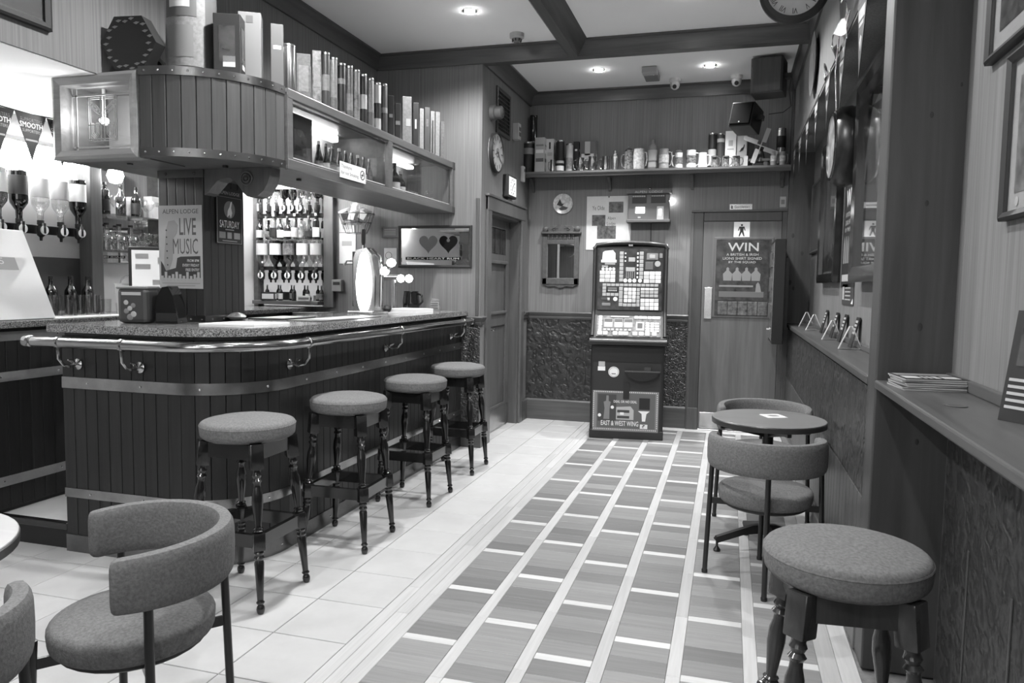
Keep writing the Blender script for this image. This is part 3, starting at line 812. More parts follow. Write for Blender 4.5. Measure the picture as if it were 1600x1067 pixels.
for a in ((-.1, -.0985, -.139, .098), (.0985, .1, -.139, .098)): rect(*a, 'lightgrey', t, .002, .0025)
disc(.0, .035, .045, 'midgrey', t, .002, .0025)
poly([(-.02, -.005), (-.015, .03), (0, .05), (.01, .075), (.02, .08), (.012, .045), (.02, .02), (.01, -.008), (.0, .01)], 'white', t, .0025, .003)
text('SATURDAY', -.08, -.06, .16, .038, 'white', t, Z, bold=.01)
rect(-.035, .035, -.072, -.066, 'lightgrey', t, .002, .0025)
for x in (-.085, -.02, .035): rect(x, x + (.05 if x != -.02 else .035), -.115, -.082, 'midgrey', t, .002, .0025)
rect(-.06, .06, -.13, -.125, 'midgrey', t, .002, .0025)

# ================================================================== FURNITURE
def cushion(R, z0, z1, n=40, crown=.012):
    p = [(.001, z0)]; e = .022
    p += [(R - e, z0)]
    for i in range(6):
        a = -PI / 2 + PI / 2 * i / 5; p.append((R - e + e * math.cos(a) * .9, z0 + e + e * math.sin(a)))
    for i in range(7):
        a = PI / 2 * i / 6; p.append((R - e * 1.2 + e * 1.2 * math.cos(a), z1 - e - crown + e * math.sin(a)))
    p += [(R * .7, z1 - crown * .35), (R * .35, z1 - .002), (.001, z1)]
    return MB().lathe(p, n)
LEG = [(r_ * .88, z_) for r_, z_ in [(.013, 0), (.017, .012), (.019, .03), (.016, .045), (.011, .052), (.016, .06), (.019, .068), (.014, .078), (.0145, .09), (.022, .30), (.017, .315), (.023, .33), (.018, .345), (.022, .36), (.018, .372)]]
LEG2 = [(r_ * .86, z_) for r_, z_ in [(.018, 0), (.024, .02), (.018, .045), (.023, .07), (.016, .09), (.015, .12), (.026, .48), (.024, .62), (.017, .72), (.016, .78), (.024, .82), (.016, .86), (.023, .91), (.018, .96), (.02, 1)]]
def make_stool(name, label, wood, group, H=.745, R=.19, foot=.166, top=.118, st=True):
    t = thing(name, label, 'stool', group=group)
    seat = cushion(R, H - .082, H).build('seat', 'fabric', t, smooth=True)
    seat['label'] = 'worn plush round seat pad'
    MB().tube([(R * .985 * math.cos(a), R * .985 * math.sin(a), H - .03) for a in [2 * PI * i / 40 for i in range(40)]], .0035, 6, True).build('piping', 'fabric', seat, smooth=True)
    zt = H - .085
    MB().lathe([(R * .88, zt), (R * .9, zt + .008), (R * .9, zt + .02)], 32).build('seat_board', wood, t, smooth=True)
    def P(sx, sy, z):
        k = foot + (top - foot) * z / zt; return Vector((sx * k, sy * k, z))
    for sx, sy in ((-1, -1), (1, -1), (1, 1), (-1, 1)):
        m = MB()
        m.turned(P(sx, sy, 0), P(sx, sy, .245), [(r, q / .372) for r, q in LEG], 12)
        a, b = P(sx, sy, .245), P(sx, sy, .315)
        q = (b - a).to_track_quat('Z', 'Y').to_matrix().to_4x4(); q.translation = a
        m.cbox(-.0235, .0235, -.0235, .0235, 0, (b - a).length, .005, q)
        m.turned(P(sx, sy, .315), P(sx, sy, zt - .1), LEG2, 12)
        a, b = P(sx, sy, zt - .1), P(sx, sy, zt)
        q = (b - a).to_track_quat('Z', 'Y').to_matrix().to_4x4(); q.translation = a
        m.cbox(-.026, .026, -.026, .026, 0, (b - a).length, .005, q)
        m.build('leg', wood, t, smooth=True)
    if st:
        for (a, b) in (((-1, -1), (1, -1)), ((1, -1), (1, 1)), ((1, 1), (-1, 1)), ((-1, 1), (-1, -1))):
            p, q = P(*a, .28), P(*b, .28); d = (q - p).normalized(); n = Vector((d.y, -d.x, 0)) * .011
            m = MB(); z0, z1 = Vector((0, 0, -.026)), Vector((0, 0, .026)); p = p + d * .018; q = q - d * .018
            m.add([p - n + z0, p + n + z0, q + n + z0, q - n + z0, p - n + z1, p + n + z1, q + n + z1, q - n + z1], [(3, 2, 1, 0), (4, 5, 6, 7), (0, 1, 5, 4), (1, 2, 6, 5), (2, 3, 7, 6), (3, 0, 4, 7)])
            m.build('stretcher', wood, t)
    for (a, b) in (((-1, -1), (1, -1)), ((1, -1), (1, 1)), ((1, 1), (-1, 1)), ((-1, 1), (-1, -1))):
        p, q = P(*a, zt - .035), P(*b, zt - .035); d = (q - p).normalized(); n = Vector((d.y, -d.x, 0)) * .01
        m = MB(); z0, z1 = Vector((0, 0, -.03)), Vector((0, 0, .03)); p = p + d * .02; q = q - d * .02
        m.add([p - n + z0, p + n + z0, q + n + z0, q - n + z0, p - n + z1, p + n + z1, q + n + z1, q - n + z1], [(3, 2, 1, 0), (4, 5, 6, 7), (0, 1, 5, 4), (1, 2, 6, 5), (2, 3, 7, 6), (3, 0, 4, 7)])
        m.build('apron', wood, t)
    return t
G = 'bar stools along the counter'
s1 = make_stool('bar_stool', 'tall round-seated bar stool nearest the curved bar corner', 'dark_turned_wood', G)
s1.location = (-1.885, 2.625, 0)
for (x, y, rz, lab) in ((-1.81, 3.335, .03, 'second tall bar stool counting from the curved bar corner'), (-1.80, 4.14, -.02, 'third tall bar stool counting from the curved bar corner, frayed seat edge'),
                        (-1.81, 4.90, .02, 'tall bar stool farthest along the bar, beside the panelled door')):
    dup(s1, (x, y, 0), rz, lab)
s5 = make_stool('bar_stool', 'large foreground round stool with worn pale leg blocks beside the right ledge', 'brown_turned_wood', None, H=.735, R=.178, foot=.155, top=.105)
s5.location = (.272, 1.80, 0); s5.rotation_euler = (0, 0, rad(5))

def make_chair(name, label, group):
    t = thing(name, label, 'chair', group=group)            # back towards local +x
    cushion(.202, .355, .44, crown=.015).build('seat', 'fabric', t, smooth=True)
    MB().lathe([(.17, .338), (.18, .345), (.18, .356)], 28).build('seat_pan', 'satin_black', t, smooth=True)
    # wrap-round back
    m = MB(); n = 16; rings = []
    steps = 34; A = rad(106)
    def ringpts(a, s):
        pts = []
        for i in range(n):
            u = 2 * PI * i / n; c, q = math.cos(u), math.sin(u)
            e = .55
            rr = .024 * s * (abs(c) ** e) * (1 if c > 0 else -1); zz = .074 * (1 - (1 - s) * .35) * (abs(q) ** e) * (1 if q > 0 else -1)
            f = 1 - .09 * (abs(a) / A) ** 3
            R = .230 + rr; pts.append((R * math.cos(a), R * math.sin(a), .583 - .006 * (1 - f) * 10 + zz * f))
        return pts
    seq = [(-A - .07, .25), (-A - .055, .7), (-A - .03, .93)] + [(-A + 2 * A * i / steps, 1) for i in range(steps + 1)] + [(A + .03, .93), (A + .055, .7), (A + .07, .25)]
    vs = []; fs = []
    for a, s in seq: vs += ringpts(a, s)
    for j in range(len(seq) - 1):
        for i in range(n):
            i2 = (i + 1) % n; fs.append((j * n + i, j * n + i2, (j + 1) * n + i2, (j + 1) * n + i))
    fs.append(tuple(range(n))); fs.append(tuple(range((len(seq) - 1) * n, len(seq) * n)))
    m.add(vs, fs).build('backrest', 'fabric', t, smooth=True)
    for k in range(4):
        a = PI / 2 * k; ca, sa = math.cos(a), math.sin(a)
        top = .56 if k != 2 else .40
        g = MB().rod((.248 * ca, .248 * sa, 0), (.228 * ca, .228 * sa, top), .0115, .0115, 10)
        lg = g.build('leg', 'black_metal', t, smooth=True)
        MB().lathe([(.013, 0), (.014, .012), (.012, .016)], 10, Matrix.Translation((.248 * ca, .248 * sa, 0))).build('foot_cap', 'black_plastic', lg, smooth=True)
        MB().box(.15, .232, -.005, .005, .325, .352, Matrix.Rotation(a, 4, 'Z')).build('seat_bracket', 'black_metal', t)
    return t
G = 'wrap-back upholstered chairs'
c1 = make_chair('tub_chair', 'grey upholstered wrap-back chair in left foreground, whole seat in view', G)
c1.location = (-1.49, 1.575, 0); c1.rotation_euler = (0, 0, rad(51))
dup(c1, (-1.555, 1.005, 0), rad(-40), 'wrap-back chair cut off by the lower left picture edge')
dup(c1, (.18, 3.455, 0), rad(-90), 'wrap-back chair with its back to us before the ledge-side table')
dup(c1, (.205, 4.34, 0), rad(90), 'wrap-back chair on the far side of the ledge-side table')
def make_table(name, label, x, y, R, H, top, feet=4, a0=.35):
    t = thing(name, label, 'table', (x, y, 0))
    MB().lathe([(.001, H - .004), (R - .004, H - .004), (R - .001, H - .002), (R - .003, H), (.001, H)], 56).build('table_top', top, t, smooth=True)
    MB().lathe([(R - .006, H - .03), (R, H - .028), (R + .001, H - .006), (R - .002, H - .003)], 56).build('edge_band', 'table_edge', t, smooth=True)
    MB().lathe([(.001, H - .03), (R - .006, H - .03), (R - .006, H - .004)], 40).build('underside', 'table_edge', t)
    MB().rod((0, 0, .1), (0, 0, H - .06), .026, .026, 16).build('column', 'black_metal', t, smooth=True)
    for k in range(feet):
        a = a0 + 2 * PI * k / feet
        M = Matrix.Rotation(a, 4, 'Z')
        f = MB().prism([(.0, .09), (.0, .135), (.06, .13), (.24, .075), (.25, .06), (.235, .045), (.10, .085)], -.013, .013, M @ Matrix.Rotation(PI / 2, 4, 'X')).build('foot', 'black_metal', t)
        MB().lathe([(.016, 0), (.018, .008), (.010, .02), (.006, .026), (.006, .06)], 12, M @ Matrix.Translation((.236, 0, 0))).build('levelling_pad', 'black_metal', f, smooth=True)
        MB().prism([(.0, H - .1), (.0, H - .031), (.24, H - .031), (.24, H - .05), (.2, H - .052), (.05, H - .085)], -.01, .01, M @ Matrix.Rotation(PI / 2, 4, 'X')).build('top_arm', 'black_metal', t)
    return t
make_table('round_table', 'small round pub table with dark edge beside the right ledge', .203, 3.84, .268, .665, 'table_top')
make_table('round_table', 'pale round table top cut off by the left picture edge', -1.935, 1.185, .34, .665, 'pale_table_top')
t = thing('beer_mat', 'white square beer mat lying on the table by the ledge', 'beer mat', (.228, 3.9, .665), rad(24))
MB().cbox(-.05, .05, -.05, .05, 0, .0025, .001).build('card', 'white', t)
disc(0, 0, .03, 'lightgrey', t, .0025, .0031); rect(-.02, .02, -.006, .006, 'grey', t, .0031, .0036)

# ------------------------------------------------------------------ fruit machine
fm = thing('fruit_machine', 'black upright fruit machine with lit buttons against the back wall', 'fruit machine', (-.812, 6.325, 0), rad(6.5))
W2 = .308
MB().cbox(-W2, W2, .0, .55, .0, .80, .008).build('cabinet', 'black_plastic', fm)
MB().cbox(-W2 - .004, W2 + .004, -.008, .1, .0, .075, .006).build('plinth', 'satin_black', fm)
MB().prism([(.06, .80), (-.035, .80), (-.045, .825), (-.04, .86), (.10, 1.05), (.11, 1.09), (.145, 1.63), (.17, 1.66), (.50, 1.66), (.55, 1.60), (.55, .80)], -W2 - .004, W2 + .004,
           Matrix(((0, 0, 1, 0), (1, 0, 0, 0), (0, 1, 0, 0), (0, 0, 0, 1)))).build('upper_case', 'black_plastic', fm)
MB().tube([(-W2 - .012, -.035, .828), (W2 + .012, -.035, .828)], .03, 14).build('bumper', 'black_plastic', fm, smooth=True)
for s in (-1, 1):
    m = MB(); x = s * (W2 - .006)
    m.tube([(x, -.03, .875), (x, .098, 1.055), (x, .108, 1.09), (x, .143, 1.62)], .016, 10)
    m.build('edge_trim', 'satin_black', fm, smooth=True)
m = MB(); m.tube([(-W2 + .0, .145, 1.61), (-W2 + .02, .148, 1.645), (-.15, .15, 1.662), (0, .15, 1.668), (.15, .15, 1.662), (W2 - .02, .148, 1.645), (W2, .145, 1.61)], .02, 10)
m.build('crown', 'black_plastic', fm, smooth=True)
def oriented(name, c, tilt):
    e = bpy.data.objects.new(name, None); COL.objects.link(e); e.parent = fm; e.location = c; e.rotation_euler = (PI / 2 - tilt, 0, 0); return e
# top glass: plane from (y .115, z 1.10) to (.14, 1.615)
gp = MB().box(-.272, .272, -.262, .262, 0, .004).build('top_glass', 'photo_dark', fm, loc=(0, .112, 1.355), rot=(PI / 2 - .064, 0, 0))
rect(-.018, .018, .283, .297, 'midgrey', gp, .010, .013, 'badge')
def uv(x, y): return (-.272 + (x - 165) / 675 * .544, .262 - (y - 148) / 672 * .524)
def lamp_at(x0, y0, x1, y1, mat, name='lamp_window', z=.004, h=.006):
    a, b = uv(x0, y1), uv(x1, y0)
    return MB().cbox(a[0], b[0], a[1], b[1], z, z + h, .002).build(name, mat, gp)
def grid(x0, y0, x1, y1, nx, ny, mat, gap=4, skip=()):
    for i in range(nx):
        for j in range(ny):
            if (i, j) in skip: continue
            w = (x1 - x0) / nx; hh = (y1 - y0) / ny
            lamp_at(x0 + i * w + gap / 2, y0 + j * hh + gap / 2, x0 + (i + 1) * w - gap / 2, y0 + (j + 1) * hh - gap / 2, 'lit_mid' if mat == 'lit_button' and (i * 7 + j * 5) % 4 == 1 else mat)
grid(183, 388, 350, 517, 3, 3, 'lit_button', 5); grid(645, 393, 825, 522, 3, 3, 'lit_button', 5)
grid(442, 573, 572, 737, 3, 4, 'lit_button', 6); grid(617, 690, 808, 816, 4, 3, 'lit_button', 5)
grid(388, 178, 434, 512, 1, 8, 'lit_dim', 6); grid(596, 178, 642, 482, 1, 7, 'lit_dim', 6)
grid(215, 530, 802, 562, 13, 1, 'lit_dim', 5); grid(215, 562, 258, 670, 1, 3, 'lit_dim', 5); grid(258, 633, 432, 670, 4, 1, 'lit_dim', 5)
grid(617, 573, 802, 602, 4, 1, 'lit_button', 5); grid(617, 604, 802, 640, 4, 1, 'lit_dim', 5); grid(617, 642, 802, 678, 4, 1, 'lit_dim', 5)
grid(390, 565, 434, 780, 1, 5, 'lit_dim', 5); grid(575, 575, 612, 780, 1, 5, 'lit_dim', 5); grid(434, 745, 575, 782, 3, 1, 'lit_dim', 5)
lamp_at(270, 570, 382, 622, 'ink', 'display'); a = uv(276, 616); rect(a[0], a[0] + .075, a[1] + .02, a[1] + .03, 'midgrey', gp, .010, .0112, 'display_line'); [rect(a[0] + .013 * q, a[0] + .013 * q + .009, a[1], a[1] + .013, 'lightgrey', gp, .010, .0112, 'display_digit') for q in range(6)]
poly([uv(205, 298), uv(212, 190), uv(235, 175), uv(318, 166), uv(345, 200), uv(345, 298)], 'lit_button', gp, .004, .009, 'prize_house'); lamp_at(196, 272, 358, 302, 'lit_button', 'prize_base', .009, .004)
lamp_at(236, 305, 345, 325, 'lit_dim'); lamp_at(205, 334, 270, 352, 'lit_dim')
for x in (218, 257, 293, 330): p = uv(x, 371); disc(p[0], p[1], .013, 'lit_button', gp, .004, .009, 'lamp_window', 14)
for x in (455, 502, 550, 608): p = uv(x, 496); disc(p[0], p[1], .0165, 'lit_button', gp, .004, .009, 'lamp_window', 16)
for x, y, r in ((355, 700, 22), (787, 311, 30)): p = uv(x, y); disc(p[0], p[1], r / 675 * .544, 'lit_dim' if r > 25 else 'lit_button', gp, .004, .009, 'lamp_window', 18)
lamp_at(484, 245, 552, 290, 'lit_dim', 'figure'); lamp_at(458, 352, 554, 396, 'lit_dim', 'figure'); lamp_at(478, 295, 548, 350, 'ink', 'figure')
for x in (460, 480, 500, 520, 545): lamp_at(x, 400, x + 12, 474, 'midgrey', 'figure')
lamp_at(672, 198, 790, 268, 'midgrey', 'screen_window'); lamp_at(700, 212, 760, 252, 'lightgrey', 'picture', .01, .002); lamp_at(805, 198, 836, 248, 'midgrey', 'figure')
lamp_at(205, 690, 300, 715, 'darkgrey', 'figure'); lamp_at(270, 688, 298, 715, 'lit_button'); lamp_at(215, 745, 305, 775, 'midgrey', 'figure'); lamp_at(660, 290, 740, 375, 'grey', 'figure')
for y in (200, 242, 284): lamp_at(444, y - 8, 458, y + 8, 'lit_button')
for k in range(7): lamp_at(572, 190 + k * 43, 588, 212 + k * 43, 'lit_button')
# sloping deck: from (y -.035, z .865) to (.095, 1.045)
dk = MB().box(-.268, .268, -.105, .105, 0, .004).build('button_deck', 'photo_print', fm, loc=(0, .027, .958), rot=(rad(54), 0, 0))
def dv(x, y): return (-.268 + (x - 120) / 690 * .536, .105 - (y - 845) / 175 * .21)
def dl_(x0, y0, x1, y1, mat, name='deck_lamp', h=.007):
    a, b = dv(x0, y1), dv(x1, y0); return MB().cbox(a[0], b[0], a[1], b[1], .004, .004 + h, .002).build(name, mat, dk)
for k, x in enumerate((200, 308, 416)):
    r = dl_(x, 868, x + 95, 948, 'midgrey', 'reel_window', .003); dl_(x + 6, 905, x + 89, 940, 'lit_button', 'reel_symbol', .0045); dl_(x + 6, 874, x + 89, 900, 'ink', 'reel_symbol', .0045)
for k in range(7): dl_(140, 850 + k * 22, 176, 868 + k * 22, 'lit_button')
for x in (135, 195, 300, 362, 415, 512, 580, 645, 718): dl_(x, 984, x + 48, 1010, 'lit_button', 'push_button', .014)
for x in (195, 240, 280, 330, 372, 420, 465): dl_(x, 958, x + 28, 974, 'lit_dim')
for x in (528, 575, 618, 668, 715, 760): dl_(x, 848, x + 40, 870, 'lit_button')
for i in range(3):
    for j in range(4): dl_(648 + i * 50, 900 + j * 21, 690 + i * 50, 915 + j * 21, 'lit_button')
dl_(545, 895, 632, 968, 'lightgrey', 'trail_loop', .003); dl_(560, 905, 615, 950, 'ink', 'trail_loop', .004); dl_(270, 850, 470, 862, 'lit_dim', 'deck_title')
# lower door
dp = MB().box(-.285, .285, -.355, .355, 0, .006).build('lower_door', 'satin_black', fm, loc=(0, -.001, .425), rot=(PI / 2, 0, 0))
def lv(x, y): return (-.285 + (x - 100) / 640 * .57, .355 - (y - 115) / 770 * .71)
def lo_(x0, y0, x1, y1, mat, name, z=.006, h=.002):
    a, b = lv(x0, y1), lv(x1, y0); return MB().box(a[0], b[0], a[1], b[1], z, z + h).build(name, mat, dp)
lo_(100, 115, 740, 245, 'black_plastic', 'upper_strip', .006, .006)
a, b = lv(400, 425), lv(722, 270)
m = MB(); pts = [(a[0] + (b[0] - a[0]) * i / 16, 0) for i in range(17)]
tray = MB().prism([(a[0], a[1] + .085), (b[0], a[1] + .085)] + [(b[0] - (b[0] - a[0]) * i / 14, a[1] + .085 - .075 * math.sin(PI * i / 14) ** .6) for i in range(1, 14)], .006, .05).build('coin_tray', 'black_plastic', dp)
MB().cbox(a[0] - .004, b[0] + .004, a[1] + .083, a[1] + .095, .006, .054, .003).build('tray_lip', 'darkgrey', dp)
lo_(580, 290, 640, 345, 'darkgrey', 'coin_flap', .006, .02); lo_(388, 440, 445, 585, 'ink', 'note_slot', .006, .012)
lo_(148, 232, 208, 290, 'lightgrey', 'sticker'); lo_(142, 293, 212, 332, 'white', 'sticker')
p = lv(293, 341); disc(p[0], p[1], .045, 'white', dp, .006, .008, 'round_sticker'); ring(p[0], p[1], .036, .039, 'midgrey', dp, .008, .009); rect(p[0] - .018, p[0] + .018, p[1] - .02, p[1] - .012, 'grey', dp, .008, .009)
bp_ = lo_(100, 515, 722, 890, 'midgrey', 'belly_glass')
lo_(140, 535, 690, 860, 'grey', 'belly_art', .008, .001)
lo_(150, 548, 325, 800, 'darkgrey', 'belly_art', .009, .001)
for k in range(34):
    for y in (522, 868): lo_(112 + k * 17.6, y, 119 + k * 17.6, y + 8, 'white', 'light_dot', .008, .0012)
for k in range(18):
    for x in (106, 704): lo_(x, 540 + k * 18, x + 8, 547 + k * 18, 'white', 'light_dot', .008, .0012)
poly([lv(205, 780), lv(215, 680), lv(205, 620), lv(228, 610), lv(230, 560), lv(252, 560), lv(252, 610), lv(272, 620), lv(262, 690), lv(262, 780)], 'midgrey', dp, .0105, .0115, 'belly_art')
poly([lv(325, 780), lv(325, 665), lv(460, 655), lv(490, 690), lv(490, 780)], 'lightgrey', dp, .0095, .0105, 'belly_art')
lo_(335, 690, 450, 715, 'darkgrey', 'belly_art', .0105, .001); lo_(335, 745, 450, 768, 'darkgrey', 'belly_art', .0105, .001); lo_(362, 712, 398, 735, 'white', 'belly_art', .0108, .001)
lo_(540, 575, 640, 680, 'ink', 'belly_art', .0095, .001); poly([lv(530, 695), lv(640, 695), lv(610, 720), lv(600, 790), lv(570, 790), lv(565, 720)], 'white', dp, .0095, .0105, 'belly_art')
p = lv(300, 625); text('DEAL OR NO DEAL', p[0], p[1], .195, .022, 'white', dp, .0115, bold=.008)
p = lv(183, 838); text('EAST & WEST WING', p[0], p[1], .315, .042, 'white', dp, .0115, bold=.01)
lo_(552, 818, 622, 858, 'white', 'belly_art', .0105, .001); p = lv(570, 850); text('?', p[0], p[1], .026, .028, 'ink', dp, .013)
for x, y in ((168, 745), (288, 668)): p = lv(x, y); disc(p[0], p[1], .014, 'white', dp, .0105, .0115, 'light_dot')

# ================================================================== THINGS ON THE WALLS
def cdepth(p): return (CM @ (Vector(p) - CAMP)).z
def picture(label, c, face, w, h, fw, fmat, mat_mount, mw, art, th=.025, glass=True, name='picture_frame', group=None):
    t = thing(name, label, 'picture', c, FACE[face], group)
    frame4(-w / 2, w / 2, -h / 2, h / 2, fw, fmat, t, 0, th, 'frame', .005)
    MB().box(-w / 2 + fw * .6, w / 2 - fw * .6, -h / 2 + fw * .6, h / 2 - fw * .6, .0005, .006).build('mount', mat_mount, t)
    if mw: a = MB().box(-w / 2 + fw + mw, w / 2 - fw - mw, -h / 2 + fw + mw, h / 2 - fw - mw, .006, .0075).build('artwork', art, t)
    if glass: MB().box(-w / 2 + fw * .8, w / 2 - fw * .8, -h / 2 + fw * .8, h / 2 - fw * .8, th * .55, th * .55 + .002).build('glass_pane', 'pane_glass', t)
    return t
# --- right wall, near bay
picture('pale mounted print in thin black frame, upper of two at the top right corner', (XN, 2.24, 2.205), '-x', .52, .52, .022, 'satin_black', 'offwhite', .05, 'photo_print')
t = picture('pale mounted print in black frame, lower of two at the right edge', (XN, 2.03, 1.70), '-x', .54, .43, .022, 'satin_black', 'offwhite', .045, 'photo_print_pale')
disc(-.18, -.17, .012, 'white', t, .0076, .0084, 'seal')
# --- right wall, alcove
t = picture('deep dark wooden case frame holding a sports shirt, largest on the right wall', (XR, 3.78, 1.835), '-x', .9, 1.0, .075, 'dark_turned_wood', 'photo_dark', 0, None, th=.07)
poly([(-.28, -.38), (-.3, .1), (-.36, .0), (-.4, .06), (-.25, .33), (-.08, .37), (0, .33), (.08, .37), (.25, .33), (.4, .06), (.36, 0), (.3, .1), (.28, -.38)], 'grey', t, .006, .022, 'shirt')
poly([(-.1, .2), (-.05, .3), (.02, .22), (.06, .05), (.0, -.1), (-.06, .02)], 'photo_print_pale', t, .022, .024, 'shirt_crest'); rect(.22, .34, -.2, -.02, 'lightgrey', t, .022, .024, 'certificate')
t = picture('narrow-looking dark framed poster between the case frame and the pale picture', (XR, 5.46, 1.82), '-x', .9, .96, .06, 'dark_turned_wood', 'lightgrey', .02, 'photo_print', th=.05)
picture('plain pale framed notice at the far end of the right wall', (XR, 6.40, 1.875), '-x', .86, .58, .025, 'stained_wood', 'midgrey', .0, None, th=.02)
t = card('poster', 'dark WIN poster tucked between two frames on the right wall', 'poster', (XR - .002, 4.70, 1.62), '-x', .52, .62, 'ink')
text('WIN', -.16, .16, .32, .1, 'white', t, .0022, bold=.01)
for k, s in enumerate(('A BRITISH & IRISH', 'LIONS SHIRT SIGNED', 'BY THE SQUAD')): text(s, -.17, .1 - .045 * k, .34, .028, 'lightgrey', t, .0022)
for k in range(6): poly([(-.2 + k * .07, -.17), (-.2 + k * .07, -.05 + .02 * (k % 2)), (-.18 + k * .07, -.01), (-.155 + k * .07, -.05), (-.145 + k * .07, -.17)], 'midgrey', t, .002, .0026, 'figure')
rect(-.22, .22, -.275, -.235, 'lightgrey', t, .002, .0026)
t = card('leaflet', 'small dark fixture list pinned below the WIN poster on the right wall', 'leaflet', (XR - .002, 4.66, 1.268), '-x', .44, .12, 'darkgrey')
rect(-.2, -.13, -.03, .045, 'lightgrey', t, .002, .0026)
for k in range(4): rect(-.1, .1, .035 - .022 * k, .042 - .022 * k, 'lightgrey', t, .002, .0026)
poly([(.13, -.05), (.2, -.05), (.2, -.02)], 'white', t, .002, .0026)
# round illuminated sign
t = thing('round_sign', 'thick round wall sign with dark rounded rim hanging among the frames', 'sign', (XR, 4.47, 2.07), FACE['-x'])
MB().lathe([(.17, 0), (.2, .02), (.215, .06), (.21, .11), (.19, .14), (.175, .145)], 40).build('rim', 'black_plastic', t, smooth=True)
MB().lathe([(.178, .13), (.178, .146), (.001, .150)], 40).build('face', 'photo_print_pale', t, smooth=True)
ring(0, 0, .165, .18, 'brass', t, .146, .153, 'bezel')
# plate on the header
t = thing('wall_plate', 'round dark decorative plate hung high under the hanging clock', 'plate', (.475, 5.2, 2.72), FACE['-x'])
MB().lathe([(.09, 0), (.12, .004), (.19, .022), (.195, .026), (.185, .024), (.12, .01), (.001, .009)], 36).build('dish', 'grey', t, smooth=True)
MB().lathe([(.1, .0102), (.09, .0112), (.001, .0115)], 30).build('painted_centre', 'photo_print', t, smooth=True)
# bunting flags along the header
st = thing('bunting', 'string of dark triangular pennants along the right wall header', 'bunting', (.468, 0, 2.44))
ys = [6.55, 6.05, 5.5, 4.95, 4.4, 3.85, 3.3]
MB().tube([(-.004, 6.8, .02)] + [(-.004, y + dy, dz) for y in ys for dy, dz in ((.12, 0), (-.12, 0))] + [(-.004, 3.1, .03)], .0025, 6).build('cord', 'ink', st)
for i, y in enumerate(ys):
    f = MB().prism([(-.115, 0), (.115, 0), (.01, -.30)], 0, .003).build('flag', 'ink', st, loc=(-.004, y, 0), rot=(PI / 2, rad(RND.uniform(-5, 5)), -PI / 2))
    rect(-.075, .075, -.075, -.03, 'lightgrey', f, .003, .004, 'flag_print'); rect(-.05, .05, -.1, -.085, 'lightgrey', f, .003, .004, 'flag_print'); poly([(-.02, -.16), (.0, -.135), (.03, -.15), (.012, -.2)], 'lightgrey', f, .003, .004, 'flag_print')
# foil garland
t = thing('foil_garland', 'shiny foil ribbon garland draped from the right wall header', 'garland', (.442, 0, 0))
pts = []
for i in range(40):
    u = i / 39; pts.append((-.012 - .02 * math.sin(u * 19), 4.15 - .85 * u, 2.36 + .32 * u ** 1.6 + .02 * math.sin(u * 31)))
m = MB(); vs = []; fs = []
for i, p in enumerate(pts):
    a = i * .7; d = Vector((math.cos(a) * .006, .0, math.sin(a) * .02)) + Vector((0, .006, .02))
    vs += [Vector(p) - d, Vector(p) + d]
for i in range(39): fs.append((2 * i, 2 * i + 1, 2 * i + 3, 2 * i + 2))
m.add(vs, fs); m.add([v + Vector((.0015, 0, 0)) for v in vs], [tuple(reversed(f)) for f in fs]); m.build('ribbon', 'foil', t)
for y0, z0, y1, z1 in ((3.75, 2.44, 3.7, 2.1), (3.42, 2.44, 3.46, 2.34)):
    MB().tube([(-.01, y0, z0), (-.02, (y0 + y1) / 2, (z0 + z1) / 2), (-.012, y1, z1)], .004, 6).build('tail', 'foil', t, smooth=True)
# hanging clock
t = thing('hanging_clock', 'round black-rimmed clock with roman numerals hanging below the ceiling', 'clock', (.262, 4.2, 2.825), FACE['-y'])
MB().lathe([(.12, -.03), (.155, -.03), (.172, -.012), (.174, .012), (.160, .03), (.140, .034), (.135, .022)], 48, cap=False).build('rim', 'satin_black', t, smooth=True)
MB().lathe([(.001, -.02), (.14, -.02), (.14, .02), (.001, .021)], 40).build('dial', 'offwhite', t)
for k, s in enumerate(('XII', 'I', 'II', 'III', 'IIII', 'V', 'VI', 'VII', 'VIII', 'IX', 'X', 'XI')):
    a = PI / 2 - k * PI / 6
    o = text(s, -.012 - .003 * len(s), -.014, .008 + .008 * len(s), .028, 'ink', t, .0, name='numeral'); o.location = (.113 * math.cos(a), .113 * math.sin(a), .0225); o.rotation_euler = (0, 0, a - PI / 2)
for a, l, w in ((.9, .07, .006), (-.5, .1, .004)): o = MB().box(-w, w, -.015, l, 0, .002).build('hand', 'ink', t, loc=(0, 0, .024), rot=(0, 0, a))
MB().rod((.16, 0, 0), (.213, 0, 0), .012, .012, 10).build('bracket', 'satin_black', t)
# speakers
def speaker(label, c, w, h, d, rot, mat):
    t = thing('loudspeaker', label, 'loudspeaker', c, rot)
    MB().cbox(-w / 2, w / 2, -d / 2, d / 2, -h / 2, h / 2, .008).build('cabinet', mat, t)
    MB().cbox(-w / 2 + .01, w / 2 - .01, -d / 2 - .012, -d / 2 + .005, -h / 2 + .01, h / 2 - .01, .006).build('grille', 'matte_black', t)
    MB().box(w / 2, w / 2 + .05, -.02, .02, -.02, .02).build('wall_bracket', 'black_metal', t)
    return t
t = speaker('square brown-grilled loudspeaker up under the ceiling beside the pine post', (.235, 6.35, 2.945), .24, .275, .22, (0, 0, rad(-12)), 'darkgrey')
for ch in t.children:
    if ch.name.startswith('grille'): ch.data.materials[0] = MATS['stained_wood']
t2 = speaker('black angled loudspeaker hanging below the square one', (.075, 6.45, 2.66), .19, .2, .2, (rad(-14), rad(4), rad(-24)), 'black_plastic')
MB().lathe([(.006, 0), (.005, .003)], 10, Matrix.Translation((.0, -.118, -.075)) @ Matrix.Rotation(PI / 2, 4, 'X')).build('badge', 'lightgrey', t2)
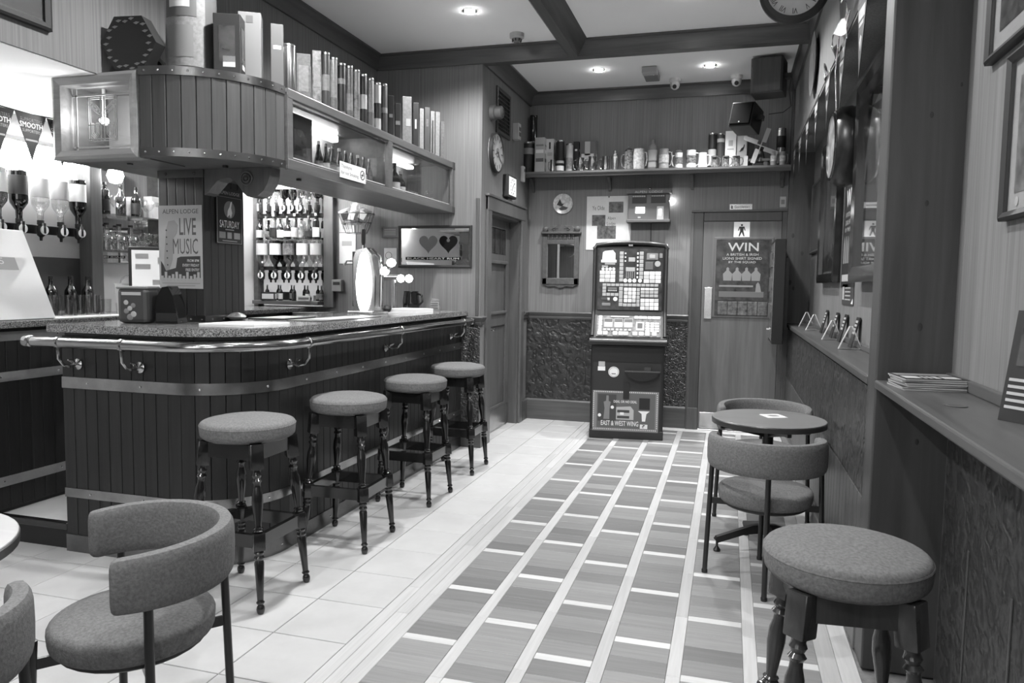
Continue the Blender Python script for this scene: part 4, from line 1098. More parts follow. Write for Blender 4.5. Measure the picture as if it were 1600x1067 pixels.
tag(MB().tube([(.36, 6.5, 3.05), (.41, 6.55, 2.98), (.40, 6.55, 2.9), (.43, 6.7, 2.8), (.36, 6.55, 2.72), (.25, 6.5, 2.7)], .004, 6).build('speaker_cable', 'ink', smooth=True), 'loose black cable looping behind the two loudspeakers', 'cable')
# vending box by the gents door
t = thing('vending_box', 'slim dark wall vending box with chrome front right of the gents door', 'vending machine', (.372, 6.60, .85))
MB().cbox(-.04, .045, -.27, .27, 0, .84, .006).build('case', 'black_plastic', t)
MB().box(.045, .083, -.1, .27, .1, .7).build('wall_mount', 'black_metal', t)
MB().cbox(-.047, -.04, -.25, .25, .03, .81, .002).build('front_panel', 'steel', t)
for z in (.2, .42, .62): MB().cbox(-.056, -.047, -.18, .18, z, z + .12, .002).build('product_window', 'photo_print', t)
MB().rod((-.047, -.1, .12), (-.075, -.1, .12), .012, .012, 10).build('pull_knob', 'chrome', t)
# --- gents door signs
t = card('gents_sign', 'white square sign with black standing man on the gents door', 'sign', (.08, YB - .0265, 1.807), '-y', .135, .142, 'white')
disc(0, .043, .009, 'ink', t, .002, .0028)
poly([(-.022, .03), (.022, .03), (.032, -.005), (.026, -.007), (.016, .018), (.014, -.01), (.026, -.055), (.016, -.055), (0, -.018), (-.016, -.055), (-.026, -.055), (-.014, -.01), (-.016, .018), (-.026, -.007), (-.032, -.005)], 'ink', t, .002, .0028)
t = card('poster', 'WIN rugby shirt poster on the gents door panel', 'poster', (.093, YB - .0375, 1.45), '-y', .445, .53, 'photo_dark', .0015)
text('WIN', -.125, .17, .26, .075, 'lightgrey', t, .002, bold=.01)
for k, (s, w) in enumerate((('A BRITISH & IRISH', .27), ('LIONS SHIRT SIGNED', .33), ('BY THE SQUAD', .23))): text(s, -w / 2, .13 - .034 * k, w, .022, 'lightgrey', t, .002)
for k in range(4):
    x = -.12 + k * .08; poly([(x - .035, -.09), (x - .04, -.03), (x - .012, .0), (x - .012, .02), (x, .03), (x + .012, .02), (x + .012, 0), (x + .04, -.03), (x + .035, -.09)], 'midgrey', t, .0015, .0022, 'figure')
rect(-.19, .1, -.145, -.13, 'midgrey', t, .0015, .002); rect(-.19, .19, -.235, -.185, 'grey', t, .0015, .002); poly([(.12, -.19), (.125, -.12), (.14, -.1), (.155, -.12), (.17, -.19)], 'midgrey', t, .002, .0026)
t = card('gents_plaque', 'small metal Gentlemen plaque on the wall above the gents door', 'sign', (.066, YB - .002, 2.012), '-y', .19, .048, 'steel', .003)
text('Gentlemen', -.055, -.01, .13, .022, 'ink', t, .0034); poly([(-.082, -.016), (-.07, -.016), (-.07, .008), (-.076, .016), (-.082, .008)], 'ink', t, .003, .0036)
t = card('wall_notice', 'tiny pale notice on the wall beside the pine post above the gents door', 'notice', (.415, YB - .002, 2.05), '-y', .05, .09, 'lightgrey'); rect(-.015, .015, -.02, .02, 'midgrey', t, .002, .0026)

# --- back wall: mirror, plate, paper, chalet lamp
t = thing('wall_mirror', 'carved wooden wall mirror with spindle gallery and scrolled crest', 'mirror', (-1.553, YB - .002, 1.555), FACE['-y'])
w2 = .175
MB().cbox(-w2, -w2 + .045, -.25, .2, 0, .03, .004).cbox(w2 - .045, w2, -.25, .2, 0, .03, .004).cbox(-w2, w2, -.25, -.19, 0, .03, .004).cbox(-w2 + .04, w2 - .04, .13, .17, 0, .026, .004).build('frame', 'stained_wood', t)
MB().box(-w2 + .04, w2 - .04, -.195, .135, .004, .01).build('mirror_glass', 'mirror', t)
MB().cbox(-w2 - .018, w2 + .018, .225, .245, 0, .045, .005).build('cornice', 'stained_wood', t)
for k in range(7):
    x = -.12 + .04 * k
    MB().lathe([(.008, 0), (.012, .015), (.007, .028), (.013, .042), (.008, .055)], 10, Matrix.Translation((x, .17, .016)) @ Matrix.Rotation(-PI / 2, 4, 'X')).build('spindle', 'stained_wood', t, smooth=True)
poly([(-.12, .245), (-.13, .28), (-.1, .3), (-.05, .295), (-.03, .31), (.03, .31), (.05, .295), (.1, .3), (.13, .28), (.12, .245)], 'stained_wood', t, .004, .026, 'crest')
for s in (-1, 1):
    MB().lathe([(.025, 0), (.025, .016), (.012, .022), (.001, .022)], 16, Matrix.Translation((s * .155, .272, .006))).build('scroll_ear', 'stained_wood', t, smooth=True)
    MB().tube([(s * .03, .275, .027), (s * .06, .285, .03), (s * .085, .272, .03), (s * .07, .26, .03), (s * .055, .27, .028)], .004, 6).build('carved_scroll', 'stained_wood', t, smooth=True)
poly([(-w2 + .01, -.25), (-.12, -.272), (-.06, -.265), (0, -.285), (.06, -.265), (.12, -.272), (w2 - .01, -.25)], 'stained_wood', t, .004, .024, 'lower_crest')
t = thing('wall_plate', 'round painted souvenir plate on the back wall above the carved mirror', 'plate', (-1.542, YB - .002, 2.063), FACE['-y'])
MB().lathe([(.04, 0), (.07, .006), (.092, .014), (.094, .016), (.085, .014), (.06, .008), (.001, .008)], 32).build('dish', 'ceramic', t, smooth=True)
poly([(-.06, -.01), (-.03, .045), (-.01, .0), (.01, .0), (-.01, -.025)], 'ink', t, .012, .014, 'painted_scene'); poly([(-.04, -.045), (0, -.02), (.05, -.035), (.03, -.055), (-.02, -.06)], 'darkgrey', t, .011, .013, 'painted_scene'); poly([(.0, .05), (.05, .03), (.07, 0), (.03, .01)], 'lightgrey', t, .0135, .015, 'painted_scene')
t = card('wall_poster', 'large white paper with three photos and gothic lettering pinned on the back wall', 'poster', (-1.108, YB - .002, 1.88), '-y', .415, .495, 'offwhite')
for x0, x1, y0, y1 in ((.0, .135, .095, .195), (-.155, -.03, -.025, .075), (-.105, .07, -.145, -.025)): rect(x0, x1, y0, y1, 'photo_print', t, .002, .0026, 'photo')
text('Ye Olde', -.155, .12, .115, .04, 'darkgrey', t, .0024); text('Alpen', -.01, .025, .075, .035, 'darkgrey', t, .0024); text('Lodge', -.015, -.03, .08, .04, 'darkgrey', t, .0024)
MB().lathe([(.004, 0), (.006, .006), (.002, .01)], 8, Matrix.Translation((0, .24, .002))).build('drawing_pin', 'ink', t)
t = thing('chalet_lamp', 'small lit chalet-front lamp box lettered ALPEN LODGE on the back wall', 'lamp', (-.735, YB - .002, 2.03), FACE['-y'])
MB().cbox(-.185, .185, -.14, .125, .0, .075, .004).build('house_box', 'grey', t)
poly([(-.2, .105), (-.2, .135), (.2, .135), (.2, .105)], 'stained_wood', t, .0, .1, 'eaves'); MB().cbox(-.195, .195, -.155, -.13, 0, .11, .004).build('base_ledge', 'stained_wood_x', t)
text('ALPEN  LODGE', -.125, .108, .25, .02, 'lightgrey', t, .1005)
for x0, x1 in ((-.15, -.02), (.02, .15)): rect(x0, x1, .02, .095, 'ink', t, .075, .079, 'balcony'); 
for k in range(7): rect(-.145 + k * .017, -.134 + k * .017, .075, .088, 'lightgrey', t, .079, .081, 'railing'); rect(.025 + k * .017, .036 + k * .017, .078, .088, 'lightgrey', t, .079, .081, 'railing')
rect(-.115, -.035, -.07, -.015, 'lit_white', t, .075, .08, 'lit_window'); rect(.075, .135, -.13, -.01, 'lightgrey', t, .075, .079, 'door'); rect(.092, .115, -.09, -.035, 'lit_white', t, .079, .082, 'lit_window'); rect(-.095, -.07, -.115, -.1, 'lightgrey', t, .075, .078, 'step')
MB().lathe([(.006, 0), (.008, .01), (.001, .02)], 12, Matrix.Translation((.192, .04, .02))).build('bulb', 'lamp', t, smooth=True)
ll = bpy.data.lights.new('chalet_light', 'POINT'); ll.energy = .13; ll.shadow_soft_size = .012
lo = bpy.data.objects.new('chalet_light', ll); COL.objects.link(lo); lo.parent = t; lo.location = (.203, .04, .03)
MB().tube([(.02, -.155, .01), (.02, -.3, .008), (.025, -.5, .008)], .003, 6).build('flex', 'ink', t)
MB().lathe([(.008, 0), (.01, .008), (.004, .012)], 10, Matrix.Translation((.0, .155, .002))).build('hook', 'steel', t)

# --- wall with the panelled door
t = thing('vent_grille', 'dark square mesh vent grille high on the wall above the round clock', 'vent', (XD, 6.11, 2.72), FACE['+x'])
frame4(-.19, .19, -.185, .185, .03, 'darkgrey', t, 0, .02, 'frame'); MB().box(-.17, .17, -.165, .165, .001, .004).build('back', 'ink', t)
for k in range(1, 11):
    MB().box(-.165 + .033 * k - .005, -.165 + .033 * k, -.16, .16, .006, .012).build('vertical_bar', 'darkgrey', t); MB().box(-.16, .16, -.16 + .032 * k - .005, -.16 + .032 * k, .008, .014).build('horizontal_bar', 'darkgrey', t)
t = thing('alarm_sounder', 'round grey alarm sounder on the wall left of the vent grille', 'alarm', (XD, 5.80, 2.66), FACE['+x'])
MB().lathe([(.062, 0), (.062, .035), (.05, .04), (.05, .09), (.035, .1), (.001, .102)], 24).build('housing', 'grey', t, smooth=True); MB().lathe([(.02, .1), (.018, .108)], 12).build('horn', 'darkgrey', t)
t = thing('wall_box', 'small white electrical box right of the vent grille', 'switch box', (XD, 6.44, 2.635), FACE['+x'])
MB().cbox(-.04, .04, -.07, .07, 0, .06, .006).build('box', 'lightgrey', t)
for i in range(2):
    for j in range(2): MB().cbox(-.028 + .03 * i, -.004 + .03 * i, -.04 + .045 * j, -.006 + .045 * j, .06, .063, .002).build('button', 'grey', t)
t = thing('wall_clock', 'round white-faced wall clock above the panelled door', 'clock', (XD, 5.885, 2.36), FACE['+x'])
MB().lathe([(.14, 0), (.158, .005), (.160, .035), (.15, .04), (.148, .03)], 40, cap=False).build('rim', 'satin_black', t, smooth=True); MB().lathe([(.001, 0), (.15, 0), (.15, .03), (.001, .031)], 36).build('dial', 'offwhite', t)
for k in range(12):
    a = k * PI / 6; MB().box(-.004, .004, .10, .135, .0315, .033).build('hour_mark', 'darkgrey', t, rot=(0, 0, a))
for a, l in ((-2.2, .1), (1.9, .07)): MB().box(-.003, .003, -.02, l, .034, .036).build('hand', 'ink', t, rot=(0, 0, a))
ring(0, 0, .03, .036, 'midgrey', t, .031, .033, 'dial_ring')
t = thing('wall_clock', 'small square lit advertising clock over the panelled door frame', 'clock', (XD, 6.27, 2.135), FACE['+x'])
MB().cbox(-.125, .125, -.095, .095, 0, .05, .008).build('case', 'satin_black', t); rect(-.108, .108, -.075, .078, 'lit_button', t, .05, .052, 'dial')
for k in range(12): a = k * PI / 6; MB().box(-.003, .003, .055, .068, .052, .0535).build('hour_mark', 'ink', t, rot=(0, 0, a))
for a, l in ((-.9, .06), (2.5, .045)): MB().box(-.0025, .0025, -.01, l, .0536, .055).build('hand', 'ink', t, rot=(0, 0, a))
MB().cbox(-.05, .05, -.125, -.1, .005, .03, .003).build('name_plate', 'grey', t)
t = thing('wall_box', 'tiny white sensor box at the shelf end of the door wall', 'sensor', (XD, 6.72, 2.31), FACE['+x']); MB().cbox(-.03, .03, -.07, .07, 0, .03, .006).build('box', 'offwhite', t); MB().box(-.012, .012, .02, .045, .03, .032).build('lens', 'grey', t)

# --- wall at the bar end
YM = YR - .002
t = thing('bar_mirror', 'black-framed pub mirror printed with two hearts at the end of the bar', 'mirror', (-2.262, YM, 1.588), FACE['-y'])
w2, h2 = .312, .166
frame4(-w2, w2, -h2, h2, .022, 'satin_black', t, 0, .022, 'frame'); MB().box(-w2 + .01, w2 - .01, -h2 + .01, h2 - .01, .001, .008).build('mirror_glass', 'mirror', t)
def heart(cx, cy, s):
    return [(cx + s * .0625 * 16 * math.sin(a) ** 3 / 1.0 * .0625 * 16 / 1, cy + s * .0625 * (13 * math.cos(a) - 5 * math.cos(2 * a) - 2 * math.cos(3 * a) - math.cos(4 * a))) for a in [2 * PI * i / 28 for i in range(28)]]
for cx, mt in ((-.055, 'darkgrey'), (.115, 'matte_black')): poly([(cx + (x - 0) * 1, y) for x, y in [(p[0], p[1]) for p in heart(0, .028, .078)]], mt, t, .008, .0095, 'printed_heart')
for x, y in ((.115, .05),): disc(x, y, .014, 'darkgrey', t, .0095, .0102, 'printed_highlight')
rect(-.25, .22, -.105, -.082, 'matte_black', t, .008, .009); text('BLACK HEART RUM', -.235, -.101, .44, .015, 'lightgrey', t, .0094)
text('RECO', .205, .02, .07, .02, 'ink', t, .009); text('~', .21, -.03, .04, .008, 'ink', t, .009)
t = card('plaque', 'small dark engraved plaque left of the heart mirror', 'plaque', (-2.65, YM, 1.703), '-y', .15, .085, 'darkgrey', .008); frame4(-.075, .075, -.042, .042, .008, 'grey', t, .004, .012, 'border', .002)
for k in range(4): rect(-.05, .05, .02 - .014 * k, .026 - .014 * k, 'midgrey', t, .008, .0088)
t = card('notice', 'white notice with round emblem between beer font and heart mirror', 'notice', (-2.65, YM, 1.512), '-y', .11, .13, 'offwhite'); ring(-.015, .005, .025, .03, 'midgrey', t, .002, .003)
t = card('notice', 'tall white paper notice behind the beer tap handle', 'notice', (-3.035, YM, 1.575), '-y', .15, .25, 'white'); rect(-.05, .04, .02, .06, 'lightgrey', t, .002, .0026)
t = card('notice', 'white crumpled notice above the tall paper beside the snack basket', 'notice', (-3.04, YM, 1.77), '-y', .14, .13, 'offwhite'); rect(-.04, .05, -.04, .03, 'lightgrey', t, .002, .0026)
t = thing('card_reader', 'small pale wall box with dark label beside the back bar frame', 'switch box', (-3.112, YM, 1.268), FACE['-y']); MB().cbox(-.045, .045, -.05, .05, 0, .05, .006).build('box', 'midgrey', t); rect(-.03, .03, .005, .03, 'ink', t, .05, .052, 'label_strip')
# crisps basket
t = thing('snack_basket', 'hanging wire basket heaped with crisp packets above the beer font', 'basket', (-2.89, YM - .12, 1.69))
for z, r in ((0, .09), (.08, .125), (.15, .15)): MB().tube([(r * math.cos(a), r * .72 * math.sin(a), z) for a in [2 * PI * i / 24 for i in range(24)]], .003, 6, True).build('wire_hoop', 'darkgrey', t)
for k in range(12): a = 2 * PI * k / 12; MB().tube([(.09 * math.cos(a), .065 * math.sin(a), 0), (.125 * math.cos(a), .09 * math.sin(a), .08), (.15 * math.cos(a), .108 * math.sin(a), .15)], .002, 5).build('wire_rib', 'darkgrey', t)
for k in range(2): MB().rod((-.1 + .2 * k, .1, .15), (-.1 + .2 * k, .118, .24), .003).build('hanger', 'darkgrey', t)
def packet(label, loc, rot, w=.1, h=.13, group='crisp packets in the wire basket', mat='crisp_packet'):
    t = thing('crisp_packet', label, 'snack packet', loc, rot, group)
    m = MB(); vs = []; fs = []
    for s in (1, -1):
        o = len(vs)
        for i in range(6):
            for j in range(6):
                u, v = i / 5, j / 5; vs.append(((u - .5) * w, s * .022 * math.sin(PI * u) ** .7 * math.sin(PI * v) ** .5, (v - .5) * h))
        for i in range(5):
            for j in range(5): fs.append(tuple(o + q for q in (i * 6 + j, (i + 1) * 6 + j, (i + 1) * 6 + j + 1, i * 6 + j + 1)))
    m.add(vs, fs).build('bag', mat, t, smooth=True); MB().box(-.03, .03, -.0245, -.021, -.03, .03).build('label_patch', RND.choice(['white', 'grey', 'ink']), t)
    return t
b0 = Vector((-2.89, YM - .12, 1.69))
for k, (dx, dy, dz, rx, ry, lab) in enumerate(((-.07, -.04, .13, -.25, -.4, 'leftmost crisp packet in the hanging wire basket'), (.0, -.055, .12, -.3, .08, 'middle front crisp packet in the hanging wire basket'), (.08, -.04, .13, -.2, .45, 'rightmost crisp packet in the hanging wire basket'), (-.02, .03, .18, .1, -.15, 'crisp packet standing at the back of the wire basket'))):
    packet(lab, b0 + Vector((dx, dy, dz)), (rx, ry, RND.uniform(-.4, .4)))

# --- picture above the bar, top left
picture('dark framed picture high on the wall above the bar, top left corner', (XB, 2.215, 2.56), '+x', .66, .48, .03, 'satin_black', 'grey', .0, None)

# --- ceiling things
t = thing('smoke_detector', 'round smoke detector on the ceiling bay nearest the bar', 'smoke detector', (-1.54, 5.33, CEIL))
MB().lathe([(.052, 0), (.052, -.03), (.045, -.036), (.034, -.037)], 28).build('base', 'lightgrey', t, smooth=True); MB().lathe([(.034, -.037), (.032, -.05), (.02, -.06), (.001, -.062)], 24).build('sensor_cap', 'midgrey', t, smooth=True)
for k in range(8): a = PI / 4 * k; MB().box(.026, .036, -.004, .004, -.056, -.04, Matrix.Rotation(a, 4, 'Z')).build('vent_slot', 'ink', t)
t = thing('alarm_box', 'grey rectangular box on the ceiling between the two far spotlights', 'alarm box', (-.7, 6.5, CEIL))
MB().cbox(-.06, .06, -.15, .15, -.05, 0, .008).build('case', 'midgrey', t); MB().cbox(-.062, .062, -.155, -.06, -.054, -.002, .006).build('end_cap', 'lightgrey', t); MB().lathe([(.006, -.052), (.005, -.058)], 8, Matrix.Translation((.03, -.08, 0))).build('indicator', 'white', t)
for x, lab in ((-.525, 'white dome camera on the ceiling below the alarm box'), (-.01, 'white dome camera on the ceiling beside the square loudspeaker')):
    t = thing('dome_camera', lab, 'camera', (x, 6.80, CEIL), group='ceiling dome cameras')
    MB().lathe([(.05, 0), (.05, -.02), (.042, -.03)], 24).build('mount', 'offwhite', t, smooth=True); MB().lathe([(.038, -.028), (.042, -.05), (.034, -.075), (.015, -.088), (.001, -.09)], 24).build('ball', 'offwhite', t, smooth=True)
    e = MB().lathe([(.018, 0), (.018, .01), (.012, .012), (.001, .011)], 16, Matrix.Translation((0, -.03, -.068)) @ Matrix.Rotation(rad(118), 4, 'X')).build('lens', 'ink', t, smooth=True)

# --- back shelf with brackets
SZ = 2.335
sh = thing('wall_shelf', 'long wooden shelf of collectibles high on the back wall', 'shelf', (0, 0, 0))
MB().cbox(XD + .002, .454, 6.78, YB - .001, SZ - .022, SZ, .003).build('board', 'stained_wood_x', sh)
MB().sweep([(XD + .002, 6.782), (.454, 6.782)], [(0, SZ - .05), (.012, SZ - .05), (.018, SZ - .03), (.026, SZ - .02), (.026, SZ - .002), (0, SZ - .002)]).build('front_moulding', 'stained_wood_x', sh)
for x in (-1.83, -1.10, -.36, .40):
    MB().prism([(.0, -.05), (.0, -.16), (.02, -.16), (.04, -.1), (.12, -.05)], -.012, .012, Matrix.Translation((x, YB - .001, SZ)) @ Matrix(((0, 0, 1, 0), (-1, 0, 0, 0), (0, 1, 0, 0), (0, 0, 0, 1)))).build('bracket', 'stained_wood', sh)

# ================================================================== BOTTLES, TINS AND BAR THINGS
def add_label_band(parent, r, z0, z1, mat, name='paper_label'):
    return MB().lathe([(r - .0004, z0), (r + .0008, z0), (r + .0008, z1), (r - .0004, z1)], 20, cap=False).build(name, mat, parent, smooth=True)
PROTO = {}
def bottle(label, loc, R, H, glass, cap, lab, shape='std', group=None, inverted=False, optic=False, disc_label=False, rotz=0, cat='bottle'):
    key = (round(R, 3), round(H, 3), glass, cap, lab, shape, inverted, optic, disc_label)
    if key in PROTO:
        return dup(PROTO[key], loc, rotz, label, group)
    t = thing('spirit_bottle' if shape != 'beer' else 'beer_bottle', label, cat, loc, rotz, group)
    if shape == 'std': pr = [(.001, 0), (R * .9, 0), (R, .02 * H), (R, .55 * H), (R * .93, .62 * H), (R * .62, .70 * H), (R * .38, .76 * H), (R * .34, .9 * H), (R * .36, .93 * H)]
    elif shape == 'beer': pr = [(.001, 0), (R * .92, 0), (R, .02 * H), (R, .52 * H), (R * .85, .62 * H), (R * .5, .76 * H), (R * .38, .86 * H), (R * .38, .95 * H)]
    elif shape == 'flask': pr = [(.001, 0), (R * .8, 0), (R * .95, .04 * H), (R, .2 * H), (R * .98, .38 * H), (R * .8, .52 * H), (R * .42, .60 * H), (R * .34, .7 * H), (R * .34, .92 * H)]
    else: pr = [(.001, 0), (R * .95, 0), (R, .03 * H), (R, .68 * H), (R * .8, .76 * H), (R * .35, .8 * H), (R * .33, .93 * H)]
    M = Matrix.Translation((0, 0, H)) @ Matrix.Rotation(PI, 4, 'X') if inverted else None
    MB().lathe(pr, 18, M).build('glass_body', glass, t, smooth=True)
    MB().lathe([(R * .39, .91 * H), (R * .40, .92 * H), (R * .40, .995 * H), (R * .3, H)], 14, M).build('cap', cap, t, smooth=True)
    a, b = (.1 * H, .46 * H) if shape != 'flask' else (.12 * H, .36 * H)
    if inverted: a, b = H - b, H - a
    if lab: add_label_band(t, R, a, b, lab)
    if optic:
        m = MB().lathe([(.007, -.09), (.009, -.07), (.02, -.06), (.024, -.03), (.022, -.005), (.012, .0)], 14)
        m.build('optic_measure', 'black_plastic', t, smooth=True)
        MB().box(-.008, .008, -.03, -.018, -.05, .01).build('optic_clip', 'chrome', t)
        if disc_label: MB().lathe([(.026, 0), (.026, .004), (.022, .005), (.001, .005)], 18, Matrix.Translation((0, -.025, -.03)) @ Matrix.Rotation(PI / 2, 4, 'X')).build('optic_badge', 'white', t, smooth=True)
    PROTO[key] = t
    return t
GL = ['bottle_glass', 'bottle_glass_mid', 'bottle_glass_dark', 'bottle_glass']
LB = ['white', 'lightgrey', 'ink', 'offwhite', 'tin_print']
# ---- display on the bar-end wall: frame, mirror back, shelf
bb = thing('back_bar_unit', 'wooden back bar frame with mirror, glass shelf and ledge full of spirits', 'shelf unit', (0, 0, 0))
MB().cbox(-3.232, -3.142, YR - .05, YR - .002, 1.086, 2.2, .005).build('post', 'stained_wood', bb); MB().cbox(-3.9, -3.855, YR - .05, YR - .002, 1.086, 2.2, .005).build('post', 'canopy_wood', bb)
MB().box(-3.855, -3.232, YR - .008, YR - .002, 1.09, 2.2).build('mirror_back', 'mirror', bb)
MB().box(-3.855, -3.232, YR - .13, YR - .01, 1.636, 1.642).build('glass_shelf', 'clear_glass', bb)
MB().cbox(-3.855, -3.232, YR - .14, YR - .01, 1.105, 1.135, .004).build('ledge', 'stained_wood_x', bb)
for z in (1.83, 1.39): MB().box(-3.85, -3.235, YR - .05, YR - .04, z, z + .03).build('optic_rail', 'black_plastic', bb)
YO = YR - .07
n = 8
for i in range(n):
    x = -3.815 + i * .0775
    bottle('%s inverted bottle from the left, top optic row of the back bar' % ORD[i], (x, YO, 1.93), .033 + .003 * (i % 2), .235, GL[(i * 3 + 1) % 4], 'ink', LB[(i * 2) % 5], ['std', 'square'][i % 2], 'top row of optic bottles', True, True, i in (3, 4, 5))
for i in range(9):
    x = -3.82 + i * .067
    bottle('%s standing bottle from the left on the back bar glass shelf' % ORD[i], (x, YO - .005, 1.642), .027 + .004 * (i % 3 == 1), .175 + .02 * (i % 3), GL[(i * 5 + 2) % 4], ['ink', 'steel', 'white'][i % 3], LB[(i * 3 + 1) % 5], ['std', 'flask', 'square'][i % 3], 'bottles on the glass shelf')
for i in range(5):
    x = -3.80 + i * .128
    bottle('%s inverted bottle from the left, lower optic row of the back bar' % ORD[i], (x, YO, 1.375), .047, .262, GL[[0, 2, 1, 3, 0][i]], 'ink', ['offwhite', 'white', 'tin_print', 'white', 'lightgrey'][i], 'std', 'lower row of optic bottles', True, True, True)
for i in range(5):
    x = -3.74 + i * .128
    bottle('%s small dark bottle from the left on the back bar ledge' % ORD[i], (x, YO - .02, 1.136), .018, .13, 'bottle_glass_dark', 'steel', LB[i], 'std', 'miniature bottles on the ledge')
def carton(name, label, cat, loc, rotz, w, d, h, mat, group=None, decor=()):
    t = thing(name, label, cat, loc, rotz, group)
    MB().cbox(-w / 2, w / 2, -d / 2, d / 2, 0, h, min(.003, w * .06)).build('box', mat, t)
    for (x0, x1, z0, z1, mt) in decor:   # on the front (-y) face, fractions of the face
        MB().box(-w / 2 + x0 * w, -w / 2 + x1 * w, -d / 2 - .0012, -d / 2 + .001, z0 * h, z1 * h).build('print', mt, t)
        MB().box(w / 2 - .001, w / 2 + .0012, -d / 2 + x0 * d, -d / 2 + x1 * d, z0 * h, z1 * h).build('print', mt, t)
    return t
carton('card_box', 'flat dark printed box on the left of the back bar ledge', 'box', (-3.70, YO - .06, 1.136), .1, .13, .03, .07, 'ink', None, ((.1, .9, .2, .8, 'lightgrey'),))
carton('card_box', 'low pale box on the right of the back bar ledge', 'box', (-3.36, YO - .062, 1.136), 0, .12, .028, .045, 'lightgrey', None, ((.1, .9, .3, .7, 'grey'),))
# lower back counter at the bar end
ct = thing('low_counter', 'low pale cupboard below the back bar display', 'cupboard', (0, 0, 0))
MB().box(-3.355, -3.13, YR - .3, YR - .01, .135, 1.02).build('body', 'lightgrey', ct)
for x in (-3.345, -3.24): MB().cbox(x, x + .1, YR - .312, YR - .298, .2, .98, .003).build('door', 'offwhite', ct)
MB().cbox(-3.358, -3.12, YR - .32, YR - .01, 1.02, 1.05, .004).build('top', 'grey', ct)

# ---- left wall behind the bar: optics, post, glass shelves
lu = thing('spirit_rack', 'wall rack with wooden post and two glass shelves at the left behind the bar', 'shelf unit', (0, 0, 0))
MB().cbox(XL + .002, XL + .1, 3.75, 3.84, 1.086, ZS - .006, .005).build('post', 'stained_wood', lu)
MB().cbox(XL + .002, XL + .1, 4.42, 4.50, 1.086, ZS - .006, .005).build('post', 'canopy_wood', lu)
MB().box(XL + .002, XL + .008, 3.84, 4.42, 1.4, ZS - .01).build('mirror_back', 'mirror', lu)
for z in (1.70, 1.475): MB().box(XL + .01, XL + .14, 3.842, 4.41, z, z + .008).build('glass_shelf', 'clear_glass', lu)
MB().box(XL + .002, XL + .006, 2.5, 3.75, 1.1, 1.42).build('back_panel', 'darkgrey', lu)
MB().box(XL + .03, XL + .045, 2.7, 3.74, 1.55, 1.60).build('optic_rail', 'black_plastic', lu)
for i, y in enumerate((3.15, 3.275, 3.41, 3.545, 3.67)):
    bottle('%s large inverted spirit bottle from the left on the left wall rack' % ORD[i], (XL + .085, y, 1.60), .047, .29, GL[[1, 2, 0, 0, 2][i]], 'ink', ['offwhite', 'darkgrey', 'offwhite', 'lightgrey', 'white'][i], 'std', 'large optic bottles on the left wall', True, True, True, PI / 2)
    bottle('%s upright liqueur bottle from the left behind the tumblers' % ORD[i], (XL + .09, y + .05, 1.086), .034, .225, GL[[1, 2, 2, 2, 1][i]], 'ink', None, 'std', 'liqueur bottles on the back worktop')
for i, y in enumerate((3.89, 4.02, 4.15)):
    bottle('%s standing bottle from the left on the upper glass shelf' % ORD[i], (XL + .07, y, 1.708), .03, .2, GL[[2, 1, 2][i]], 'ink', ['ink', None, 'darkgrey'][i], ['square', 'std', 'std'][i], 'bottles on the upper glass shelf')
for i, y in enumerate((4.0, 4.1, 3.9)):
    bottle('%s clear decanter-shaped bottle on the lower glass shelf' % ORD[i], (XL + .07, y, 1.483), .042, .17, 'bottle_glass', 'ink', None, 'flask', 'decanter bottles on the lower glass shelf')
carton('card_box', 'white box with oval crest on the upper glass shelf', 'box', (XL + .08, 4.30, 1.708), PI / 2, .11, .07, .15, 'white', None, ((.3, .7, .55, .75, 'lightgrey'),))
def goblet(label, loc, r, group, h=.12):
    k = ('goblet', r)
    if k in PROTO: return dup(PROTO[k], loc, None, label, group)
    t = thing('stemmed_glass', label, 'glass', loc, group=group)
    MB().lathe([(r * .7, 0), (r * .7, .003), (.006, .006), (.005, .04), (r * .6, .05), (r, .08), (r * .95, .1), (r * .75, h), (r * .72, h), (r * .9, .1), (r * .95, .08), (r * .5, .052), (.001, .05)], 18, cap=False).build('bowl', 'clear_glass', t, smooth=True)
    MB().lathe([(r * .72, h), (r * .76, h + .001), (r * .76, h + .003), (r * .72, h + .003)], 18, cap=False).build('rim', 'acrylic', t, smooth=True)
    PROTO[k] = t; return t
for i, y in enumerate((3.96, 4.22)): goblet('%s brandy glass on the upper glass shelf' % ORD[i], (XL + .1, y, 1.708), .045, 'brandy glasses')
for i, y in enumerate((3.87, 4.2, 4.29, 4.37)): goblet('%s stemmed glass on the lower glass shelf' % ORD[i], (XL + .1, y, 1.483), .038, 'stemmed glasses on the lower shelf')
# fluorescent lamps
t = thing('tube_light', 'very bright fluorescent tube light above the left spirit rack', 'lamp', (XL + .1, 3.0, 1.97))
MB().cbox(-.04, .03, -.55, .72, .0, .07, .012).build('diffuser', 'tube_lamp', t); MB().cbox(-.05, .04, -.57, .74, .07, .1, .004).build('batten', 'white', t)
t = thing('globe_light', 'small bright lamp above the left glass shelves', 'lamp', (XL + .12, 3.93, 1.95))
MB().lathe([(.001, -.05), (.035, -.04), (.05, 0), (.04, .035), (.015, .05)], 18).build('globe', 'tube_lamp', t, smooth=True); MB().rod((0, 0, .045), (0, 0, ZS - 1.956), .01).build('stem', 'white', t)
for nm, x, y, z, e in (('tube_glow', XL + .2, 3.05, 1.98, 16.0), ('back_bar_glow', -3.5, 5.2, 2.12, 9.0)):
    pass
t = thing('strip_lamp', 'slim lit strip lamp on the low ceiling before the back bar', 'lamp', (-3.5, 5.25, ZS - .005)); MB().cbox(-.3, .3, -.02, .02, -.03, 0, .006).build('diffuser', 'bar_lamp', t); MB().box(-.31, .31, -.025, .025, -.004, 0).build('batten', 'white', t)
